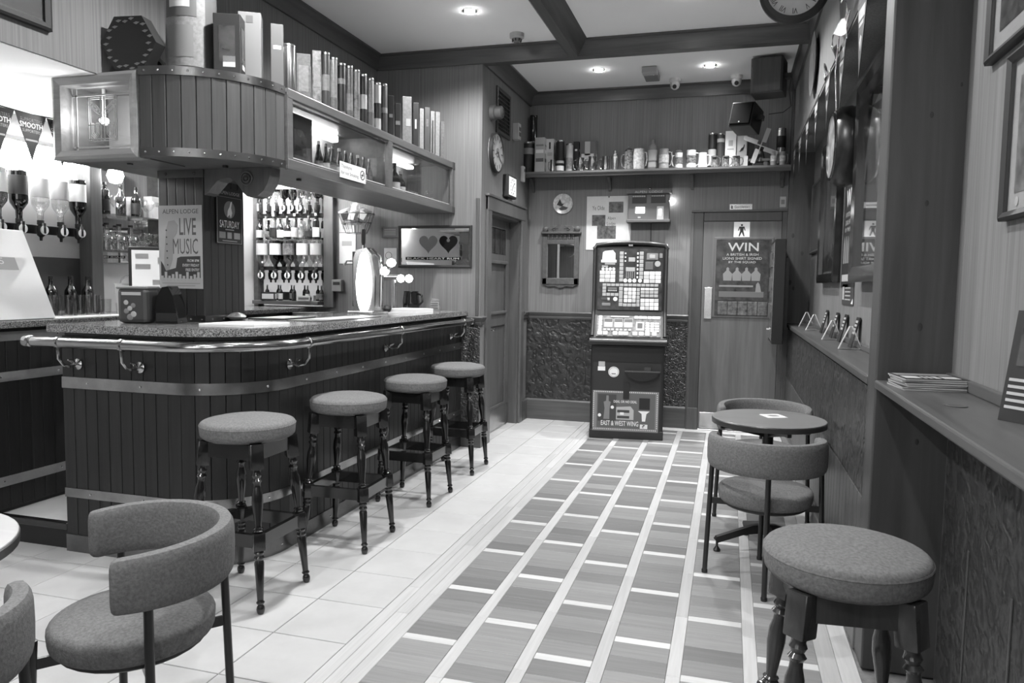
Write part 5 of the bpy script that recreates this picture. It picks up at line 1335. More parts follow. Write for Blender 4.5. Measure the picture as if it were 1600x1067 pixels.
# leaning white board, tumblers, ice buckets
t = thing('menu_board', 'large white leaning price board on the back worktop at the left edge', 'sign', (-3.405, 2.75, 1.086), (0, rad(-24), 0))
MB().cbox(-.008, .008, -.45, .36, 0, .50, .003).build('board', 'white', t)
rect(0, .2, 0, .07, 'lightgrey', t).matrix_basis = Matrix.Translation((.0085, .05, .27)) @ Euler(FACE['+x']).to_matrix().to_4x4()
o = text('res5', 0, 0, .11, .035, 'white', t, .0015); o.matrix_basis = Matrix.Translation((.009, .07, .30)) @ Euler(FACE['+x']).to_matrix().to_4x4()
def tumbler(label, loc, group, r=.036, h=.11):
    k = ('tum', r, h)
    if k in PROTO: return dup(PROTO[k], loc, None, label, group)
    t = thing('tumbler', label, 'glass', loc, group=group)
    MB().lathe([(.001, .0), (r * .82, 0), (r, h), (r - .003, h), (r * .8, .008), (.001, .008)], 20).build('glass_wall', 'clear_glass', t, smooth=True)
    MB().lathe([(r * .82, 0), (r * .84, .001), (r * .84, .008), (r * .6, .009)], 18, cap=False).build('base', 'acrylic', t, smooth=True)
    PROTO[k] = t; return t
for i, (x, y) in enumerate(((-3.47, 3.16), (-3.46, 3.24), (-3.47, 3.33), (-3.46, 3.42))): tumbler('%s upturned tumbler from the left beside the price board' % ORD[i], (x, y, 1.086), 'tumblers on the back worktop', .036, .12)
tumbler('short tumbler standing alone right of the taller tumblers', (-3.47, 3.51, 1.086), None, .034, .095)
tag(MB().cbox(-3.52, -3.37, 3.1, 3.62, 1.085, 1.089, .001).build('bar_towel', 'white'), 'white bar cloth under the row of tumblers', 'towel')
t = thing('ice_bucket', 'frosted pale ice bucket with ribbed base on the back worktop', 'bucket', (-3.46, 3.68, 1.086)); MB().lathe([(.06, 0), (.065, .01), (.075, .17), (.08, .185), (.074, .185), (.068, .17), (.058, .012), (.001, .012)], 28, cap=False).build('pail', 'lightgrey', t, smooth=True)
for k in range(16): a = PI / 8 * k; MB().rod((.066 * math.cos(a), .066 * math.sin(a), .005), (.07 * math.cos(a), .07 * math.sin(a), .07), .006, .006, 6).build('rib', 'acrylic', t)
MB().tube([(.08 * math.cos(a), .02, .185 + .05 * math.sin(a)) for a in [PI * i / 10 for i in range(11)]], .004, 6).build('handle', 'steel', t)
t = thing('ice_bucket', 'dark square branded ice bucket on the bar in front of the pillar', 'bucket', (-2.775, 3.01, 1.086), rad(14))
MB().cbox(-.075, .075, -.06, .06, 0, .17, .02).build('tub', 'darkgrey', t); MB().cbox(-.078, .078, -.063, .063, .165, .178, .006).build('rim', 'midgrey', t)
for x0, x1, z0, z1, mt in ((-.05, .045, .135, .15, 'lightgrey'),): MB().box(x0, x1, -.0615, -.059, z0, z1).build('name_strip', mt, t)
for k in range(6): MB().lathe([(.016 - .0015 * k, 0), (.012, .002), (.001, .003)], 10, Matrix.Translation((-.01 + .02 * math.sin(k * 2.1), -.0605, .03 + .014 * k)) @ Matrix.Rotation(PI / 2, 4, 'X')).build('crest', 'lightgrey' if k % 2 else 'midgrey', t)
t = thing('napkin_holder', 'glossy black rounded holder beside the dark ice bucket', 'holder', (-2.635, 3.07, 1.086), rad(14))
MB().prism([(-.055, 0), (-.055, .06), (-.045, .13), (-.02, .175), (.01, .18), (.03, .14), (.045, .08), (.055, 0)], -.05, .05, Matrix.Rotation(PI / 2, 4, 'X')).build('body', 'dark_glass', t); MB().box(-.05, .05, -.053, -.049, .01, .05).build('front_slot', 'ink', t)
# till
t = thing('till_screen', 'touch screen till with lit pale display beside the bar pillar', 'till', (-3.19, 3.62, 1.085), rad(28))
MB().cbox(-.16, .16, -.012, .02, .14, .40, .008).build('bezel', 'black_plastic', t); MB().box(-.14, .14, -.015, -.011, .165, .38).build('display', 'screen', t)
for x0, x1, z0, z1 in ((-.12, -.05, .33, .36), (-.12, -.04, .27, .30), (-.03, .05, .18, .21), (.0, .1, .3, .34)): MB().box(x0, x1, -.0165, -.0145, z0, z1).build('display_key', 'lightgrey', t)
MB().prism([(-.09, 0), (.09, 0), (.05, .16), (-.05, .16)], -.05, .02, Matrix.Rotation(PI / 2, 4, 'X')).build('stand', 'black_plastic', t)
t = thing('beer_font', 'squat dark beer font with tap below the lower glass shelf', 'beer font', (-3.52, 3.93, 1.086)); MB().lathe([(.06, 0), (.06, .02), (.03, .03), (.03, .2)], 18).build('column', 'black_plastic', t, smooth=True); MB().cbox(-.05, .05, -.13, .1, .19, .26, .02).build('head', 'darkgrey', t); MB().rod((.03, -.03, .26), (.03, -.03, .4), .009, .012).build('tap_handle', 'chrome', t); MB().rod((.04, -.1, .22), (.1, -.12, .24), .012).build('spout', 'chrome', t)

# ---- beer fonts and things on the bar top
ft = thing('beer_font', 'tall illuminated lager font with glowing white lens front and chrome taps', 'beer font', (-2.36, 4.62, 1.085), rad(-6))
MB().prism([(-.075, 0), (.075, 0), (.08, .05), (.085, .26), (.06, .4), (.02, .445), (-.06, .43), (-.085, .38), (-.09, .1)], -.035, .05, Matrix.Rotation(PI / 2, 4, 'X')).build('casing', 'steel', ft)
MB().prism([(.052 * math.cos(a) * (1 - .25 * max(0, math.sin(a))), .215 + .2 * math.sin(a)) for a in [2 * PI * i / 28 for i in range(28)]], .05, .068, Matrix.Rotation(PI / 2, 4, 'X')).build('lit_lens', 'lit_white', ft)
MB().cbox(-.1, .1, -.1, .1, 0, .02, .004).build('foot', 'steel', ft)
MB().tube([(-.09, -.0, .38), (-.05, -.01, .42), (.04, -.01, .43), (.1, -.01, .38), (.115, -.01, .28), (.11, -.01, .05)], .014, 12).build('arch_pipe', 'chrome', ft, smooth=True)
MB().rod((-.03, -.01, .42), (-.03, -.01, .47), .009).build('tap_stem', 'chrome', ft); MB().turned((-.03, -.01, .46), (-.03, -.01, .57), [(.008, 0), (.014, .2), (.016, .8), (.012, 1)]).build('tap_handle', 'ink', ft, smooth=True)
MB().tube([(-.09, -.02, .36), (-.15, -.03, .36), (-.17, -.03, .33)], .008, 8).build('spout', 'chrome', ft, smooth=True)
for x, z in ((.15, .29), (.2, .345)): MB().lathe([(.001, -.03), (.024, -.02), (.033, 0), (.024, .02), (.001, .03)], 16, Matrix.Translation((x, -.03, z))).build('lit_knob', 'lit_white', ft, smooth=True)
MB().tube([(.11, -.01, .26), (.14, -.03, .27), (.2, -.03, .33)], .012, 8).build('knob_stem', 'chrome', ft, smooth=True)
MB().box(-.105, -.09, -.03, .03, .05, .42).build('side_strip', 'ink', ft)
f2 = thing('beer_font', 'slim chrome beer font with two round white taps near the heart mirror', 'beer font', (-2.40, 5.12, 1.085), 0)
MB().lathe([(.05, 0), (.05, .012), (.022, .02), (.02, .06), (.02, .24)], 18).build('column', 'chrome', f2, smooth=True); MB().rod((-.12, 0, .255), (.09, 0, .255), .026, .026, 14).build('head', 'steel', f2, smooth=True)
for x in (.075, .14): MB().lathe([(.001, -.03), (.02, -.022), (.03, 0), (.02, .022), (.001, .03)], 16, Matrix.Translation((x, -.05, .245))).build('lit_knob', 'lit_white', f2, smooth=True); MB().rod((x, -.03, .245), (x - .03, 0, .25), .008).build('knob_stem', 'chrome', f2)
t = thing('tankard', 'black glass tankard with handle near the far end of the bar', 'mug', (-2.37, 5.36, 1.085)); MB().lathe([(.001, 0), (.055, 0), (.064, .03), (.066, .07), (.056, .14), (.058, .15), (.052, .15), (.05, .14), (.058, .07), (.001, .012)], 24).build('body', 'dark_glass', t, smooth=True); MB().tube([(.055, 0, .13), (.09, 0, .12), (.095, 0, .07), (.062, 0, .04)], .008, 8).build('handle', 'dark_glass', t, smooth=True)
t = thing('menu_holder', 'small clear tent card next to the black glass tankard', 'menu holder', (-2.20, 5.42, 1.085)); MB().prism([(-.05, 0), (.05, 0), (.04, .09), (-.02, .1)], -.004, .004, Matrix.Rotation(PI / 2, 4, 'X')).build('sheet', 'acrylic', t); MB().box(-.035, .035, .004, .006, .01, .07).build('card_insert', 'lightgrey', t)
for k in range(3): MB().box(-.03, .03, -.0065, -.0045, .02 + .018 * k, .026 + .018 * k).build('print', 'grey', t)
def towel(label, pts, z=1.0855, mat='white', h=.008):
    t = thing('bar_towel', label, 'towel', (0, 0, z), group='bar towels'); MB().prism(pts, 0, h).build('cloth', mat, t)
    c = Vector((sum(p[0] for p in pts) / len(pts), sum(p[1] for p in pts) / len(pts)))
    MB().prism([(c.x + (p[0] - c.x) * .6, c.y + (p[1] - c.y) * .6) for p in pts], h, h + .001).build('woven_motif', 'lightgrey', t)
    return t
towel('folded white bar towel near the curved bar end', [(-2.42, 3.0), (-2.15, 3.05), (-2.12, 3.3), (-2.4, 3.26)])
towel('dark bar runner lying along the middle of the bar top', [(-2.3, 3.55), (-2.08, 3.56), (-2.08, 4.25), (-2.3, 4.24)], mat='darkgrey', h=.004)
towel('white folded paper lying before the beer fonts', [(-2.33, 4.8), (-2.1, 4.82), (-2.08, 5.1), (-2.31, 5.1)], h=.03)
towel('black drip mat behind the first bar stool', [(-2.58, 3.6), (-2.36, 3.6), (-2.36, 3.95), (-2.58, 3.95)], mat='ink', h=.006)
packet('clear-wrapped snack packet lying on the bar behind the towel', (-2.52, 3.42, 1.108), (rad(90), 0, .6), .1, .17, None, 'crisp_packet')
tag(MB().lathe([(.001, -.03), (.026, -.02), (.035, 0), (.026, .02), (.001, .03)], 14, Matrix.Translation((-2.27, 4.72, 1.12))).build('sponge_ball', 'ink', smooth=True), 'small black ball on the bar beside the folded paper', 'ball')
# pennants behind the bar
t = thing('bunting', 'string of triangular beer pennants before the lit left rack', 'bunting', (-3.05, 0, 2.03))
MB().tube([(0, 2.1, .02), (0, 2.7, 0), (0, 3.2, .03)], .003, 6).build('cord', 'ink', t)
for i, y in enumerate((2.37, 2.53, 2.69, 2.85)):
    f = MB().prism([(-.078, 0), (.078, 0), (.0, -.205)], 0, .003).build('flag', 'darkgrey', t, loc=(.002, y, 0), rot=(PI / 2, 0, PI / 2))
    text('SMOOTH', -.058, -.062, .116, .024, 'white', f, .0036, bold=.02); text('SUPPORTERS', -.055, -.034, .11, .014, 'lightgrey', f, .0036); text('SUPPORTERS', -.045, -.082, .09, .013, 'lightgrey', f, .0036); rect(-.03, .03, -.12, -.112, 'lightgrey', f, .003, .0036)

# ---- display in the canopy cabinet
carton('gift_box', 'dark gift box at the left inside the lit canopy cabinet', 'box', (-2.25, 3.535, CB + .018), PI / 2, .24, .1, .30, 'satin_black', None, ((.25, .75, .3, .75, 'photo_dark'),))
carton('gift_box', 'narrow dark patterned box beside the cabinet edge', 'box', (-2.22, 3.36, CB + .018), PI / 2, .06, .08, .30, 'photo_dark', None, ((.2, .8, .2, .8, 'grey'),))
for i in range(9):
    bottle('%s small beer bottle from the left in the canopy cabinet' % ORD[i], (-2.20, 3.72 + .075 * i, CB + .018), .022, .20, 'bottle_glass_dark', 'white' if i % 3 == 0 else 'steel', 'lightgrey' if i % 2 else 'tin_print', 'beer', 'beer bottles in the canopy cabinet')
for i in range(5): bottle('%s back-row beer bottle in the canopy cabinet' % ORD[i], (-2.30, 3.75 + .13 * i, CB + .018), .022, .215, 'bottle_glass_dark', 'steel', 'lightgrey', 'beer', 'back row beer bottles in the canopy cabinet')
t = card('no_smoking_sign', 'white Thank you for not smoking sign on the canopy cabinet glass', 'sign', (-2.096, 3.915, CB + .072), '+x', .30, .088, 'white', .004)
text('Thankyou', -.14, .005, .12, .026, 'darkgrey', t, .0044); text('for not Smoking', -.14, -.03, .2, .026, 'darkgrey', t, .0044); ring(.11, .0, .022, .028, 'darkgrey', t, .004, .0048); poly([(.09, -.018), (.094, -.022), (.13, .018), (.126, .022)], 'darkgrey', t, .004, .0048); rect(.095, .125, -.004, .004, 'darkgrey', t, .004, .0046)
for i, (y, r, h, g) in enumerate(((4.53, .028, .2, 'bottle_glass'), (4.62, .032, .24, 'bottle_glass_mid'), (4.73, .04, .24, 'bottle_glass_dark'), (4.83, .035, .2, 'bottle_glass_mid'))):
    bottle('%s display bottle from the left in the far canopy cabinet' % ORD[i], (-2.22, y, CB + .018), r, h, g, 'offwhite' if i != 2 else 'ink', 'offwhite', 'std', 'display bottles in the far cabinet')
tumbler('glass beer mug in the far canopy cabinet', (-2.2, 4.93, CB + .018), None, .045, .13); goblet('round goblet at the right of the far canopy cabinet', (-2.2, 5.3, CB + .018), .04, None)
carton('card_box', 'pale carton among glasses in the far canopy cabinet', 'box', (-2.25, 5.08, CB + .018), PI / 2, .12, .06, .09, 'lightgrey', None, ((.1, .9, .2, .8, 'offwhite'),))

# ---- tins and boxes standing on the canopy
def tin(label, loc, r, h, mat, capm, bands=(), group='whisky tins on the canopy', name='whisky_tin'):
    t = thing(name, label, 'tin', loc, group=group)
    MB().lathe([(.001, 0), (r * .98, 0), (r, .003), (r, h - .012), (r * .985, h - .01)], 24).build('body', mat, t, smooth=True)
    MB().lathe([(r * 1.01, h - .014), (r * 1.02, h - .012), (r * 1.02, h - .003), (r * .97, h), (r * .9, h - .004), (.001, h - .004)], 24, cap=False).build('lid', capm, t, smooth=True)
    for z0, z1, m in bands: add_label_band(t, r, z0 * h, z1 * h, m, 'printed_band')
    return t
XT = -2.19
canopy_row = [  # left px, right px, top px, kind, body, bands, look
    (440, 461, 72, 'c', 'steel', (), 'shiny metal tin'), (462, 487, 88, 'b', 'tin_mid', ((.15, .85, .2, .75, 'tin_pale'),), 'picture box with white bottle print'), (487, 503, 82, 'b', 'tin_print', ((.15, .85, .35, .75, 'tin_pale'),), 'box with pale oval crest'),
    (503, 515, 84, 'c', 'darkgrey', ((.35, .62, 'tin_pale'),), 'dark tin with white middle label'), (515, 527, 92, 'c', 'tin_pale', ((.1, .3, 'tin_mid'),), 'light grey tin'), (527, 539.5, 101, 'c', 'ink', ((.62, .72, 'tin_pale'), (.0, .12, 'tin_mid')), 'black tin with pale script band'),
    (540, 551, 105, 'c', 'tin_mid', ((.2, .5, 'tin_pale'),), 'mid grey tin'), (551, 562, 111, 'c', 'tin_pale', ((.25, .6, 'tin_print'),), 'cream tin with striding figure'), (562, 573, 118, 'c', 'ink', ((.35, .62, 'lightgrey'),), 'black tin with white label'),
    (573, 584, 124, 'c', 'tin_pale', ((.0, .35, 'grey'),), 'pale tin with dark base'), (584, 595, 131, 'c', 'lightgrey', ((.3, .6, 'ink'),), 'white tin with black emblem'), (595, 605, 133, 'c', 'darkgrey', ((.45, .55, 'tin_pale'),), 'narrow dark tin'),
    (605, 615.5, 151, 'b', 'ink', ((.2, .8, .5, .58, 'tin_pale'),), 'black box with slanted band'), (616, 626, 163, 'b', 'ink', ((.1, .9, .45, .55, 'tin_pale'),), 'shorter black labelled box'), (626.5, 643, 153, 'b', 'tin_pale', ((.4, .9, .4, .55, 'lightgrey'),), 'wide pale box'),
    (643.5, 654, 162, 'b', 'ink', ((.35, .65, .45, .65, 'lightgrey'),), 'black box with white oval'), (654.5, 662, 171, 'b', 'tin_pale', (), 'slim pale box'), (662, 671.5, 169, 'b', 'darkgrey', ((.3, .7, .6, .75, 'tin_mid'),), 'dark box with crest'),
    (671.5, 679, 175, 'b', 'tin_pale', ((.3, .7, .1, .8, 'ink'),), 'pale box with bottle picture'), (679, 687, 176, 'b', 'tin_pale', ((.2, .8, .5, .8, 'tin_pale'),), 'off-white box'), (687, 694, 191, 'b', 'tin_mid', (), 'small grey box'), (694, 702, 207, 'b', 'grey', (), 'last short dark box')]
for i, (l, r, ytop, kind, body, bands, look) in enumerate(canopy_row):
    mid = (l + r) / 2
    p = onx(mid, 449 - (1141 - mid) * (449 - 250) / (1141 - 709.5) + 3, XT)
    d = cdepth((XT, p.y, CT)); ww = (r - l) * d / FPX * 1.06
    h = onx(mid, ytop, XT).z - CT
    h = max(.12, min(h, .42))
    lab = look + ', ' + ('%s in the row on the canopy top' % ORD[i] if i < 20 else ('second to last' if i == 20 else 'last') + ' in the row on the canopy top')
    if kind == 'c': tin(lab, (XT, p.y, CT + .004), ww / 2 * .97, h, body, 'steel', bands)
    else: carton('whisky_box', lab, 'box', (XT, p.y, CT + .004), rad(32), ww * .80, ww * .80, h, body, 'whisky boxes on the canopy', bands)
carton('whisky_box', 'big dark box with swirling pattern leaning on the curved canopy top', 'box', (-2.262, 3.045, CT + .004), rad(24), .12, .10, .27, 'satin_black', None, ((.2, .8, .2, .8, 'photo_dark'), (.35, .8, .12, .3, 'offwhite')))
carton('whisky_box', 'tall plain pale box behind the dark swirl box on the canopy', 'box', (-2.268, 3.215, CT + .004), rad(30), .105, .10, .335, 'midgrey', None, ((.35, .65, .85, .95, 'grey'),))
carton('whisky_box', 'tall grey box with white name print beside the shiny metal tin', 'box', (-2.165, 3.28, CT + .004), rad(34), .06, .055, .30, 'grey', None, ((.2, .8, .6, .66, 'white'),))
t = thing('large_tin', 'large pale embossed tin with ornate label on the canopy corner', 'tin', (-2.455, 3.03, CT + .004), rad(10))
MB().lathe([(.001, 0), (.108, 0), (.11, .004), (.11, .40), (.105, .405), (.001, .405)], 36).build('body', 'grey', t, smooth=True)
def curved_label(t, R, a0, a1, z0, z1, mat, name='label_panel', th=.0015):
    m = MB(); vs = []; fs = []; n = 14
    for i in range(n + 1):
        a = a0 + (a1 - a0) * i / n
        for r in (R, R + th):
            for z in (z0, z1): vs.append((r * math.cos(a), r * math.sin(a), z))
    for i in range(n):
        o = 4 * i; fs += [(o, o + 4, o + 5, o + 1), (o + 2, o + 3, o + 7, o + 6), (o + 1, o + 5, o + 7, o + 3), (o, o + 2, o + 6, o + 4)]
    fs += [(0, 1, 3, 2), (4 * n, 4 * n + 2, 4 * n + 3, 4 * n + 1)]
    return m.add(vs, fs).build(name, mat, t, smooth=True)
curved_label(t, .11, rad(-150), rad(-30), .03, .37, 'tin_pale'); curved_label(t, .1115, rad(-130), rad(-50), .25, .36, 'grey'); curved_label(t, .1115, rad(-122), rad(-58), .07, .21, 'midgrey'); curved_label(t, .1125, rad(-115), rad(-65), .29, .325, 'offwhite', 'lettering_band')
t = thing('hexagonal_box', 'dark hexagonal box with silver leaf pattern leaning on the canopy top', 'box', (-2.640, 2.868, CT + .004), (0, 0, rad(8)))
hx = [(.135 * math.cos(PI / 3 * k), .135 + .135 * math.sin(PI / 3 * k)) for k in range(6)]
zmin = min(p[1] for p in hx); hx = [(x, z - zmin) for x, z in hx]
MB().prism(hx, -.035, .035, Matrix.Rotation(PI / 2, 4, 'X')).build('box', 'satin_black', t)
for k in range(22):
    a = 2 * PI * k / 22; r = .098 + .012 * (k % 2); cx, cz = r * math.cos(a), .135 - zmin + r * math.sin(a) - .003
    MB().prism([(cx - .014, cz), (cx, cz + .006), (cx + .016, cz + .003), (cx, cz - .007)], .035, .0365, Matrix.Rotation(PI / 2, 4, 'X')).build('leaf_print', 'midgrey', t)
bottle('dark round-bodied bottle half hidden behind the hexagonal box', (-2.70, 3.08, CT + .004), .05, .2, 'bottle_glass_dark', 'ink', None, 'flask')

# ---- collectibles on the back shelf
SY = 6.87
def at_shelf(l, r, ytop, y=SY):
    a = ony(l, 262, y); b = ony(r, 262, y); top = ony((l + r) / 2, ytop, y).z
    return (a.x + b.x) / 2, (b.x - a.x), top - SZ
def sh_tin(l, r, yt, mat, lab, bands=(), y=SY): x, w, h = at_shelf(l, r, yt, y); return tin(lab, (x, y, SZ), w / 2, h, mat, 'steel', bands, 'tins on the back shelf', 'drinks_tin')
def sh_box(l, r, yt, mat, lab, dec=(), y=SY + .03): x, w, h = at_shelf(l, r, yt, y); return carton('drinks_box', lab, 'box', (x, y, SZ), 0, w, min(w, .08), h, mat, 'boxes on the back shelf', dec)
x, w, h = at_shelf(822, 844, 181, 6.93)
t = thing('demijohn', 'big dark bottle with tall neck at the left end of the back shelf', 'bottle', (x, 6.925, SZ)); R_ = .052
MB().lathe([(.001, 0), (R_, 0), (R_ + .004, .02), (R_ + .002, .2), (.045, .27), (.036, .3)], 24).build('body', 'stoneware', t, smooth=True); MB().lathe([(.036, .3), (.034, .32), (.034, h - .04), (.036, h - .03), (.036, h)], 20).build('neck', 'dark_glass', t, smooth=True)
sh_tin(816, 834, 223, 'ink', 'black tin with emblem leftmost on the back shelf', ((.6, .8, 'midgrey'),), 6.84)
sh_box(837, 852, 216, 'lightgrey', 'striped pale box next to the leftmost black tin on the back shelf', ((.1, .9, .3, .4, 'grey'), (.1, .9, .55, .65, 'white'), (.1, .9, .75, .8, 'midgrey')), 6.835)
sh_box(854, 866, 218, 'offwhite', 'slim white box with key motif on the back shelf', ((.4, .6, .7, .9, 'ink'), (.2, .8, .5, .6, 'lightgrey')))
sh_tin(868.5, 881, 220, 'ink', 'tall black tin with white base label on the back shelf', ((.05, .2, 'white'), (.28, .36, 'lightgrey')), 6.86)
sh_tin(884, 895, 225, 'lightgrey', 'slim pale tin left of the pewter tankards', ((.1, .5, 'tin_print'),), 6.86)
sh_box(896, 905, 222, 'ink', 'thin black box behind the pewter tankards', ((.3, .7, .7, .76, 'white'),), 6.945)
x, w, h = at_shelf(906.5, 932, 221, 6.955); carton('drinks_box', 'wide dark box with crossed white paper strips on the back shelf', 'box', (x, 6.955, SZ), 0, w, .06, h, 'grey', 'boxes on the back shelf', ((.3, .62, .55, .98, 'lightgrey'), (.1, .85, .38, .6, 'offwhite')))
def mug(name, label, l, r, yt, mat, h_side=1, lid=None, y=6.83, group='mugs on the back shelf', prof=None, band=None):
    x, w, h = at_shelf(l, r, yt, y); R_ = w * .40
    t = thing(name, label, 'mug', (x - .1 * w * h_side, y, SZ), group=group)
    hh = h * (.78 if lid else 1)
    pr = prof or [(.95, 0), (1, .04), (.94, .12), (.9, .5), (.86, .9), (.9, 1)]
    MB().lathe([(.001, 0)] + [(R_ * a, hh * b) for a, b in pr] + [(R_ * .78, hh), (R_ * .76, hh * .9), (.001, hh * .88)], 22).build('body', mat, t, smooth=True)
    s = h_side
    MB().tube([(s * R_ * .88, 0, hh * .85), (s * R_ * 1.45, 0, hh * .82), (s * R_ * 1.6, 0, hh * .5), (s * R_ * 1.35, 0, hh * .2), (s * R_ * .92, 0, hh * .15)], R_ * .13, 8).build('handle', mat, t, smooth=True)
    if band: add_label_band(t, R_ * .97, hh * .3, hh * .7, band, 'painted_band')
    if lid: MB().lathe([(R_ * .92, hh), (R_ * .9, hh * 1.06), (R_ * .5, hh * 1.16), (R_ * .16, hh * 1.2), (R_ * .2, hh * 1.25), (.001, h)], 18).build('lid', lid, t, smooth=True)
    return t
BELL = [(.8, 0), (.86, .04), (.7, .1), (.98, .4), (.95, .6), (.78, .85), (.86, 1)]
mug('tankard', 'tiny pewter cup before the slim white box', 857, 868, 250, 'pewter', -1, y=6.80, group='pewter on the back shelf')
mug('tankard', 'left bell-shaped pewter tankard on the back shelf', 896, 914, 247, 'pewter', -1, group='pewter on the back shelf', prof=BELL)
mug('tankard', 'right bell-shaped pewter tankard before the crossed-strip box', 914, 933, 245, 'pewter', -1, group='pewter on the back shelf', prof=BELL)
mug('tankard', 'plain straight pewter tankard left of the cocktail shaker', 936, 953, 245, 'pewter', -1, group='pewter on the back shelf')
x, w, h = at_shelf(955, 968, 236); t = thing('cocktail_shaker', 'slim steel cocktail shaker on the back shelf', 'shaker', (x, 6.84, SZ)); R_ = w / 2
MB().lathe([(.001, 0), (R_ * .75, 0), (R_, h * .6), (R_ * .95, h * .64)], 20).build('cup', 'steel', t, smooth=True); MB().lathe([(R_ * .95, h * .64), (R_ * .9, h * .72), (R_ * .5, h * .8), (R_ * .48, h * .82)], 20, cap=False).build('shoulder', 'steel', t, smooth=True); MB().lathe([(R_ * .45, h * .8), (R_ * .45, h * .97), (R_ * .3, h)], 16).build('cap', 'steel', t, smooth=True)
mug('beer_stein', 'painted stein with pointed pewter lid on the back shelf', 971, 990, 229, 'ceramic_dark', -1, 'pewter')
mug('beer_stein', 'large cream stoneware jar with curved lettering on the back shelf', 990, 1010, 233, 'ceramic', 1, band='stoneware', prof=[(1.02, 0), (1.1, .05), (1.12, .5), (1.1, .85), (.98, .94), (1, 1)])
x, w, h = at_shelf(1012, 1027, 219); t = thing('stone_bottle', 'stoneware gin bottle with two pale labels on the back shelf', 'bottle', (x, 6.86, SZ)); R_ = w / 2
MB().lathe([(.001, 0), (R_ * .95, 0), (R_, h * .03), (R_, h * .72), (R_ * .8, h * .8), (R_ * .42, h * .86), (R_ * .4, h * .97), (R_ * .45, h)], 20).build('body', 'midgrey', t, smooth=True); add_label_band(t, R_, h * .3, h * .65, 'lightgrey'); add_label_band(t, R_, h * .08, h * .24, 'lightgrey'); MB().lathe([(R_ * .3, h * .98), (R_ * .3, h * 1.02)], 10).build('cork', 'grey', t)
mug('beer_stein', 'grey stein with raised relief figure right of the stone bottle', 1029, 1049, 233, 'stoneware', 1, band='ceramic')
mug('beer_stein', 'pale stein with figure-topped lid in the middle of the back shelf', 1050, 1067, 232, 'ceramic', -1, 'darkgrey', band='tin_print')
mug('beer_stein', 'white and blue-toned landscape mug on the back shelf', 1071, 1092, 235, 'ceramic', 1, band='ceramic_dark')
mug('beer_stein', 'plain cream mug with handle on the back shelf', 1090, 1109, 239, 'offwhite', 1)
sh_tin(1105.5, 1118.5, 209, 'ink', 'left of two dark whisky tins behind the toby mugs', ((.1, .55, 'lightgrey'),), 6.93); sh_tin(1119, 1131, 209, 'darkgrey', 'right of two dark whisky tins behind the toby mugs', ((.75, .85, 'lightgrey'),), 6.93)
sh_box(1132, 1149, 206, 'white', 'tall white carton behind the toby mugs on the back shelf', ((.3, .7, .6, .75, 'lightgrey'), (.2, .8, .5, .53, 'lightgrey')), 6.94)
b = sh_box(1150, 1166, 209, 'lightgrey', 'pale carton with a dark bird picture on the back shelf', ((.1, .9, .5, .9, 'offwhite'),), 6.94)
x, w, h = at_shelf(1150, 1166, 209, 6.94); MB().prism([(-.02, .1), (-.005, .13), (.01, .14), (.018, .165), (.024, .16), (.02, .135), (.012, .115)], 0, .001, Matrix.Translation((0, -.042, .04)) @ Matrix.Rotation(PI / 2, 4, 'X')).build('bird_print', 'ink', b)
for k, (l, r) in enumerate(((1110, 1125), (1127, 1143), (1143, 1160))):
    t = mug('toby_mug', '%s small face-shaped toby mug from the left on the back shelf' % ORD[k], l, r, 244, 'ceramic_dark', 1, group='toby mugs', y=6.81)
    MB().lathe([(.012, 0), (.02, .008), (.008, .014)], 10, Matrix.Translation((0, -.02, .075))).build('hat', 'darkgrey', t, smooth=True)
sh_box(1162, 1168, 244, 'lightgrey', 'thin upright card beside the rightmost toby mug', (), 6.82)
# windmill
x, w, h = at_shelf(1165, 1209, 192)
t = thing('toy_windmill', 'wooden model windmill with four sails on the back shelf', 'windmill', (x, 6.85, SZ))
MB().lathe([(.045, .04), (.025, .13), (.022, .15)], 8).build('tower', 'darkgrey', t); MB().lathe([(.03, .15), (.018, .18), (.001, .195)], 8).build('cap', 'stained_wood', t); MB().box(-.11, .11, -.035, .035, .045, .065).build('gallery', 'grey', t); MB().box(-.06, -.03, -.03, .03, 0, .05).box(.03, .06, -.03, .03, 0, .05).box(-.08, .08, -.03, .03, 0, .008).build('base', 'grey', t)
hub = MB().rod((0, -.02, .17), (0, -.05, .17), .008).build('hub', 'lightgrey', t)
for k in range(4):
    s = MB().box(-.004, .004, -.002, .002, 0, .155).box(.004, .034, -.001, .001, .035, .155).build('sail', 'lightgrey', t, loc=(0, -.045 - .003 * k, .17), rot=(0, rad(18 + 90 * k + (4 if k % 2 else 0)), 0))
sh_tin(1211.5, 1226, 201, 'steel', 'shiny metal tin at the right end of the back shelf', ((.1, .3, 'lightgrey'), (.5, .8, 'ink')), 6.92)
for k, (l, r) in enumerate(((1203, 1216), (1217, 1230))): mug('glass_mug', '%s small printed glass mug at the right end of the back shelf' % ['left', 'right'][k], l, r, 237, 'stoneware', 1, group='small mugs at the right shelf end', y=6.82, band='ceramic')

